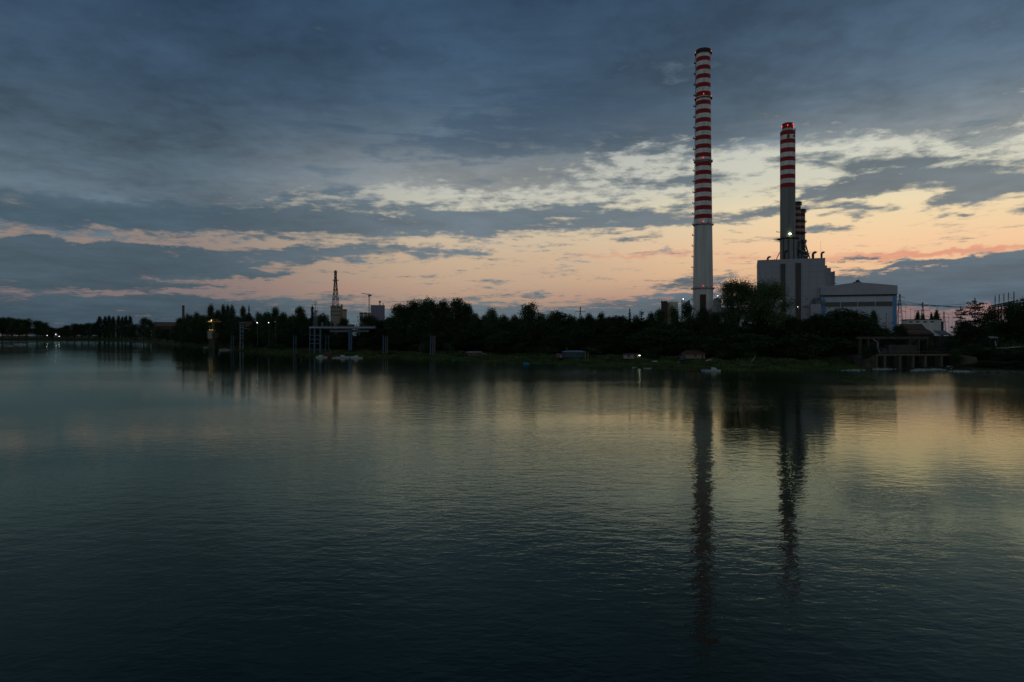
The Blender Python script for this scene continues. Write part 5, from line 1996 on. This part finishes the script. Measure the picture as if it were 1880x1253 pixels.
# signal mast on the gantry head
SM = thing('signal_mast', 'slim white lattice signal mast standing on the gantry above the stair tower', 'mast', P(579, 600, GY))
zk = lambda row: rowZ(row, GY) - rowZ(600, GY)
m = MB()
wa, wb = 3.2 / F * GY, 1.0 / F * GY
n = 9
for i in range(n):
    a, b2 = i / n, (i + 1) / n
    za, zb = zk(600 - 30 * a), zk(600 - 30 * b2)
    qa, qb = wa + (wb - wa) * a, wa + (wb - wa) * b2
    for s1, s2 in ((1, 1), (1, -1), (-1, -1), (-1, 1)):
        m.tube((qa * s1, qa * s2, za), (qb * s1, qb * s2, zb), .13, n=4)
    m.tube((-qa, -qa, za), (qb, -qb, zb), .09, n=4).tube((qa, -qa, za), (-qb, -qb, zb), .09, n=4)
    m.tube((-qa, qa, za), (qb, qb, zb), .09, n=4)
m.tube((0, 0, zk(572)), (0, 0, zk(552)), .14, n=5)
m.build('lattice', GALV, SM)
m = MB()
m.tube((-.9, 0, zk(560)), (.9, 0, zk(560)), .12, n=4).tube((-.8, 0, zk(560)), (-.8, 0, zk(554)), .12, n=4).tube((.8, 0, zk(560)), (.8, 0, zk(554)), .12, n=4)
m.tube((0, 0, zk(576)), (1.6, 0, zk(569)), .22, n=5).tube((-.8, 0, zk(578)), (1.2, 0, zk(573)), .16, n=5)
m.build('signal_arms', STEEL, SM)


# ---------------------------------------------------------------- boats
def boat(px, row, length, label, hull, kind='open', yaw=0.0, group=None, deck=None):
    Y = CAMH * F / (row - HZ)
    p = Vector(((px - 940) / F * Y, Y, 0))
    o = thing({'open': 'rowing_boat', 'cabin': 'cabin_cruiser', 'covered': 'covered_boat', 'barge': 'work_boat'}[kind], label, 'boat', p, yaw, group)
    L, Bm, hgt_ = length, length * .30, length * .085 + .12
    st = [(-.5, .72, 1.0), (-.3, .95, .98), (0, 1, 1.0), (.25, .86, 1.08), (.42, .45, 1.22), (.5, .04, 1.34)]
    v, f = [], []
    for k, b_, s_ in st:
        x = k * L
        w = Bm / 2 * b_
        v += [(x, -w, hgt_ * s_), (x, -w * .72, -.05), (x, 0, -.2), (x, w * .72, -.05), (x, w, hgt_ * s_), (x, w * .86, hgt_ * s_), (x, w * .6, .12), (x, 0, .08), (x, -w * .6, .12), (x, -w * .86, hgt_ * s_)]
    n = 10
    for i in range(len(st) - 1):
        for j in range(n):
            f.append((i * n + j, i * n + (j + 1) % n, (i + 1) * n + (j + 1) % n, (i + 1) * n + j))
    f.append(tuple(range(n)))
    f.append(tuple(range((len(st) - 1) * n, len(st) * n))[::-1])
    MB().add(v, f).build('hull', hull, o, smooth_ang=35)
    if kind in ('open',):
        for k in (-.25, .1):
            MB().box(k * L - .14, k * L + .14, -Bm * .4, Bm * .4, hgt_ * .62, hgt_ * .7).build('thwart', BROWN, o)
    if kind == 'cabin':
        z = hgt_ * .98
        MB().hexa([(-.12 * L, -Bm * .34, z), (.30 * L, -Bm * .24, z), (.30 * L, Bm * .24, z), (-.12 * L, Bm * .34, z), (-.10 * L, -Bm * .28, z + .9), (.14 * L, -Bm * .22, z + .8), (.14 * L, Bm * .22, z + .8), (-.10 * L, Bm * .28, z + .9)]).build('cabin', deck or BOATW, o)
        MB().hexa([(.155 * L, -Bm * .2, z + .72), (.285 * L, -Bm * .2, z + .12), (.285 * L, Bm * .2, z + .12), (.155 * L, Bm * .2, z + .72), (.165 * L, -Bm * .2, z + .76), (.295 * L, -Bm * .2, z + .16), (.295 * L, Bm * .2, z + .16), (.165 * L, Bm * .2, z + .76)]).build('windscreen', GLASSD, o)
        MB().tube((-.4 * L, -Bm * .3, z), (-.4 * L, -Bm * .3, z + .6), .03, n=4).tube((-.4 * L, Bm * .3, z), (-.4 * L, Bm * .3, z + .6), .03, n=4).tube((-.4 * L, -Bm * .3, z + .6), (-.4 * L, Bm * .3, z + .6), .03, n=4).build('rail', GALV, o)
    if kind == 'covered':
        z = hgt_ * .99
        MB().hexa([(-.48 * L, -Bm * .36, z), (.34 * L, -Bm * .33, z + .05), (.34 * L, Bm * .33, z + .05), (-.48 * L, Bm * .36, z), (-.4 * L, -Bm * .05, z + .32), (.2 * L, -Bm * .05, z + .36), (.2 * L, Bm * .05, z + .36), (-.4 * L, Bm * .05, z + .32)]).build('cover', deck or BOATC, o)
    if kind == 'barge':
        z = hgt_
        MB().box(-.25 * L, .15 * L, -Bm * .36, Bm * .36, z * .7, z + 1.7).build('wheelhouse', BROWN, o)
        MB().box(-.29 * L, .19 * L, -Bm * .42, Bm * .42, z + 1.7, z + 1.9).build('wheelhouse_roof', RUST, o)
        MB().tube((.0, 0, z + 1.9), (.0, 0, z + 4.6), .06, n=5).tube((-.5, 0, z + 3.6), (.5, 0, z + 3.6), .05, n=4).ball((0, 0, z + 4.7), .14).build('mast', GALV, o)
    return o


GB = 'boats moored below the gantry'
boat(590, 657.2, 6.6, 'white cabin cruiser moored nearest the stair tower', BOATW, 'cabin', 2.9, GB)
boat(606, 656.2, 9.0, 'brown work boat with a dark wheelhouse moored under the gantry', BOATD, 'barge', 0.12, GB)
boat(628, 657.6, 7.0, 'white cabin cruiser with a raised cabin next to the brown work boat', BOATW, 'cabin', 0.2, GB)
boat(642, 656.6, 6.6, 'boat under a dark blue cover between the two outer white boats', BOATW, 'covered', 0.05, GB, deck=STEEL)
boat(655, 658.2, 6.4, 'small white cruiser at the outer end of the mooring, away from the stair tower', BOATW, 'cabin', 2.95, GB)
boat(618, 658.2, 4.6, 'low white dinghy lying in front of the brown work boat', BOATW, 'open', .1, GB)
boat(838, 662.2, 4.4, 'small teal rowing boat by the bank short of the pale-roofed hut', BOATB, 'open', 0.15)
boat(966, 669, 2.8, 'bright blue boat at the water edge between two huts', mat('bright_blue_boat_paint', (.03, .24, .42), .4), 'covered', -.1, None, mat('bright_blue_boat_paint', (.03, .24, .42), .4))
boat(1168, 676.2, 3.0, 'tiny white dinghy below the lamp-lit hut', BOATW, 'open', .3)
boat(1189, 677.6, 3.0, 'dull small dinghy a few metres right of the tiny white one', LTROOF, 'open', .1)
boat(1296, 681.4, 3.4, 'white skiff tied behind the white cruiser below the red-roofed hut', BOATW, 'covered', .35, None, BOATC)
boat(1309, 682.6, 5.0, 'white cruiser moored below the red-roofed hut', BOATW, 'cabin', -.12)
boat(1273, 682, 3.0, 'dull red dinghy to the left of the white cruiser below the red-roofed hut', REDROOF, 'open', .1)
boat(38, 634, 13.0, 'white boat drawn up by the grassy spit at the edge of the view', BOATW, 'cabin', .2)
boat(16, 636, 9.0, 'small dull boat lying left of the white one by the grassy spit', LTROOF, 'open', .1)
boat(84, 643.5, 8.0, 'faint grey boat on open water off the grassy spit', GALV, 'open', .05)
boat(382, 639, 8.0, 'small pale boat nudged against the foot of the yellow crane pier', BOATW, 'covered', .5, None, GALV)
boat(413, 643.6, 9.0, 'upturned pale boat on the water edge right of the yellow crane pier', LTROOF, 'covered', .35, None, LTROOF)


# ---------------------------------------------------------------- huts on the grass strip
def off_for(px, row):
    for i in range(2, 160):
        q = G(px, i * .5)
        if HZ + (CAMH - q.z) / q.y * F <= row:
            return i * .5
    return 40


def hut(px0, px1, row_eave, row_base, label, wallm, roofm, off, pitch=0.9, over=0.6, depth=5.0, win=2, yaw=0.0):
    pc = (px0 + px1) / 2
    g = G(pc, off_for(pc, row_base))
    o = thing('riverside_hut', label, 'hut', g, yaw)
    w = (px1 - px0) / 2 / F * g.y
    h = rowZ(row_eave, g.y) - g.z
    m = MB()
    for sxx in (-1, 0, 1):
        for syy in (0.3, depth - .3):
            m.box(sxx * (w - .2) - .14, sxx * (w - .2) + .14, syy - .14, syy + .14, -1.2, 0.35)
    m.build('stilts', BROWN, o)
    MB().box(-w, w, 0, depth, .35, h).build('wall', wallm, o)
    m = MB()
    m.hexa([(-w - over, -over, h), (w + over, -over, h), (w + over, depth + over, h), (-w - over, depth + over, h),
            (-w - over * .8, -over * .8, h + .16), (w + over * .8, -over * .8, h + .16), (w * .75, depth * .55, h + pitch), (-w * .75, depth * .55, h + pitch)])
    m.add([(-w - over * .8, depth + over, h + .16), (w + over * .8, depth + over, h + .16), (w * .75, depth * .55, h + pitch), (-w * .75, depth * .55, h + pitch)], [(0, 3, 2, 1)])
    m.build('roof', roofm, o)
    for i in range(win):
        x = -w + (i + .5) * 2 * w / win - .4
        q = MB().box(x, x + .9, -.05, .02, h * .48, h * .48 + .95).build('window', GLASSD, o)
        MB().box(x - .08, x + .98, -.1, -.05, h * .48 - .1, h * .48).box(x - .08, x, -.09, -.05, h * .48, h * .48 + .95).box(x + .9, x + .98, -.09, -.05, h * .48, h * .48 + .95).build('frame', BROWN, q)
    MB().box(w - 1.3, w - .5, -.06, .02, .4, h * .88).build('door', BROWN, o)
    return o, w, h


o, w, h = hut(858, 883, 647.5, 655.5, 'brown hut with a flat pale roof by the teal rowing boat', BRICK, LTROOF, 9, .5, .8)
MB().box(w + .1, w + 2.6, .5, 4, .3, h * .8).build('annex', GALV, o)
MB().box(w + 2.7, w + 5.2, -1.0, 1.2, -.2, h * .55).build('store_box', LTROOF, o)
o, w, h = hut(1036, 1073, 647, 658.5, 'largest hut, blue boards under a wide blue-grey roof with a stove pipe', BLUEWOOD, BLUEROOF, 9, .7, .9, 6, 3)
MB().tube((-w * .7, 2, h), (-w * .7, 2, h + 1.7), .13, n=8).lathe([(.26, h + 1.7), (.05, h + 2.0)], 8, -w * .7, 2).build('stove_pipe', GALV, o)
MB().box(-w - 3.4, -w - .1, .6, 4, .2, h * .75).build('annex', BRICK, o)
MB().box(-w - 1.9, -w - .9, -.4, .5, .2, h * .5).build('water_butt', GALV, o)
MB().box(w + .3, w + .6, .2, .5, -.8, h).box(w + 1.5, w + 1.7, .2, .5, -.8, h).build('porch_post', PLASTER, o)
o, w, h = hut(1148, 1172, 651.5, 660.5, 'small white hut with a bright lamp at its corner', LTROOF, CONCD, 9, .5, .7)
MB().ball((w + .5, -.5, h - .35), .2).box(w, w + .5, -.35, -.2, h - .35, h - .25).build('wall_lamp', L_WHITE, o)
o, w, h = hut(1259, 1294, 650.5, 660.5, 'cream hut with a hipped dark red roof below the tall chimney', PINKPL, REDROOF, 9, 1.4, .8, 6, 1)
MB().box(-w - 1.6, -w - .2, .4, 3, -.2, h * .7).build('annex', BLUEWOOD, o)
for (px, off, lab) in ((1203, 20, 'upturned white skiff on the grass right of the lamp-lit hut'), (1303, 26, 'upturned pale skiff on the grass beside the red-roofed hut'), (1249, 24, 'upturned grey skiff on the grass left of the red-roofed hut')):
    g = G(px, off)
    o = thing('upturned_skiff', lab, 'boat', g, .3)
    v, f = [], []
    for k, b_ in ((-.5, .3), (-.25, .9), (0, 1), (.25, .8), (.5, .08)):
        v += [(k * 3.4, -.6 * b_, 0), (k * 3.4, -.4 * b_, .42 * b_ + .05), (k * 3.4, .4 * b_, .42 * b_ + .05), (k * 3.4, .6 * b_, 0)]
    for i in range(4):
        for j in range(3):
            f.append((i * 4 + j, i * 4 + j + 1, i * 4 + 5 + j, i * 4 + 4 + j))
    MB().add(v, f).build('hull', BOATW if px != 1249 else LTROOF, o)
    MB().box(-1.7, 1.7, -.04, .04, .44, .52).build('keel', BROWN, o)
g = G(1382, 28)
o = thing('leaning_pole', 'pale thin pole leaning on the grass below the great willow', 'pole', g)
MB().tube((-.8, 0, -.2), (1.2, 0, 2.6), .07, .05, n=6).build('shaft', WHITE, o)


# ---------------------------------------------------------------- shore lamps
def lamp_post(px, row, Y, label, base, r=.3, group=None, m_=None):
    p = P(px, 617, Y)
    p.z = base
    o = thing('street_lamp', label, 'street lamp', p, 0, group)
    h = rowZ(row, Y) - base
    MB().tube((0, 0, -.6), (0, 0, h + .2), .12, .07, n=8).tube((0, 0, h + .2), (0, -.8, h + .35), .05, n=5).build('post', GALV, o)
    MB().ball((0, -.9, h), r, sq=(1, 1, .8)).box(-r, r, -.9 - r, -.9 + r, h + r * .6, h + r * .9).build('lantern', m_ or L_WHITE, o)
    return o


lamp_post(1085.5, 611, 338, 'lamp post with a dim white globe in the wood above the blue-roofed hut', 3.2, .30, None, mat('dim_lamp', (.8, .8, .7), .5, 0, emit=(1, .95, .8), estr=1.4))
lamp_post(87, 616.5, 1700, 'white shore lamp set apart from its two close neighbours on the far bank', 1, .55, 'three white lamps on the far shore')
lamp_post(103, 614.5, 1700, 'highest white shore lamp of the three on the far bank', 1, .6, 'three white lamps on the far shore')
lamp_post(109, 618, 1700, 'lowest white shore lamp of the three on the far bank', 1, .6, 'three white lamps on the far shore')
lamp_post(473, 593, 500, 'brighter white lamp of the two right of the loading frame', 5, .26, 'two white lamps in the wood')
lamp_post(494, 593, 490, 'fainter white lamp of the two right of the loading frame', 5, .22, 'two white lamps in the wood')
lamp_post(506, 591.3, 485, 'tiny dim lamp past the two white ones in the wood', 5, .09, None, mat('dim_lamp', (.8, .8, .7), .5, 0))
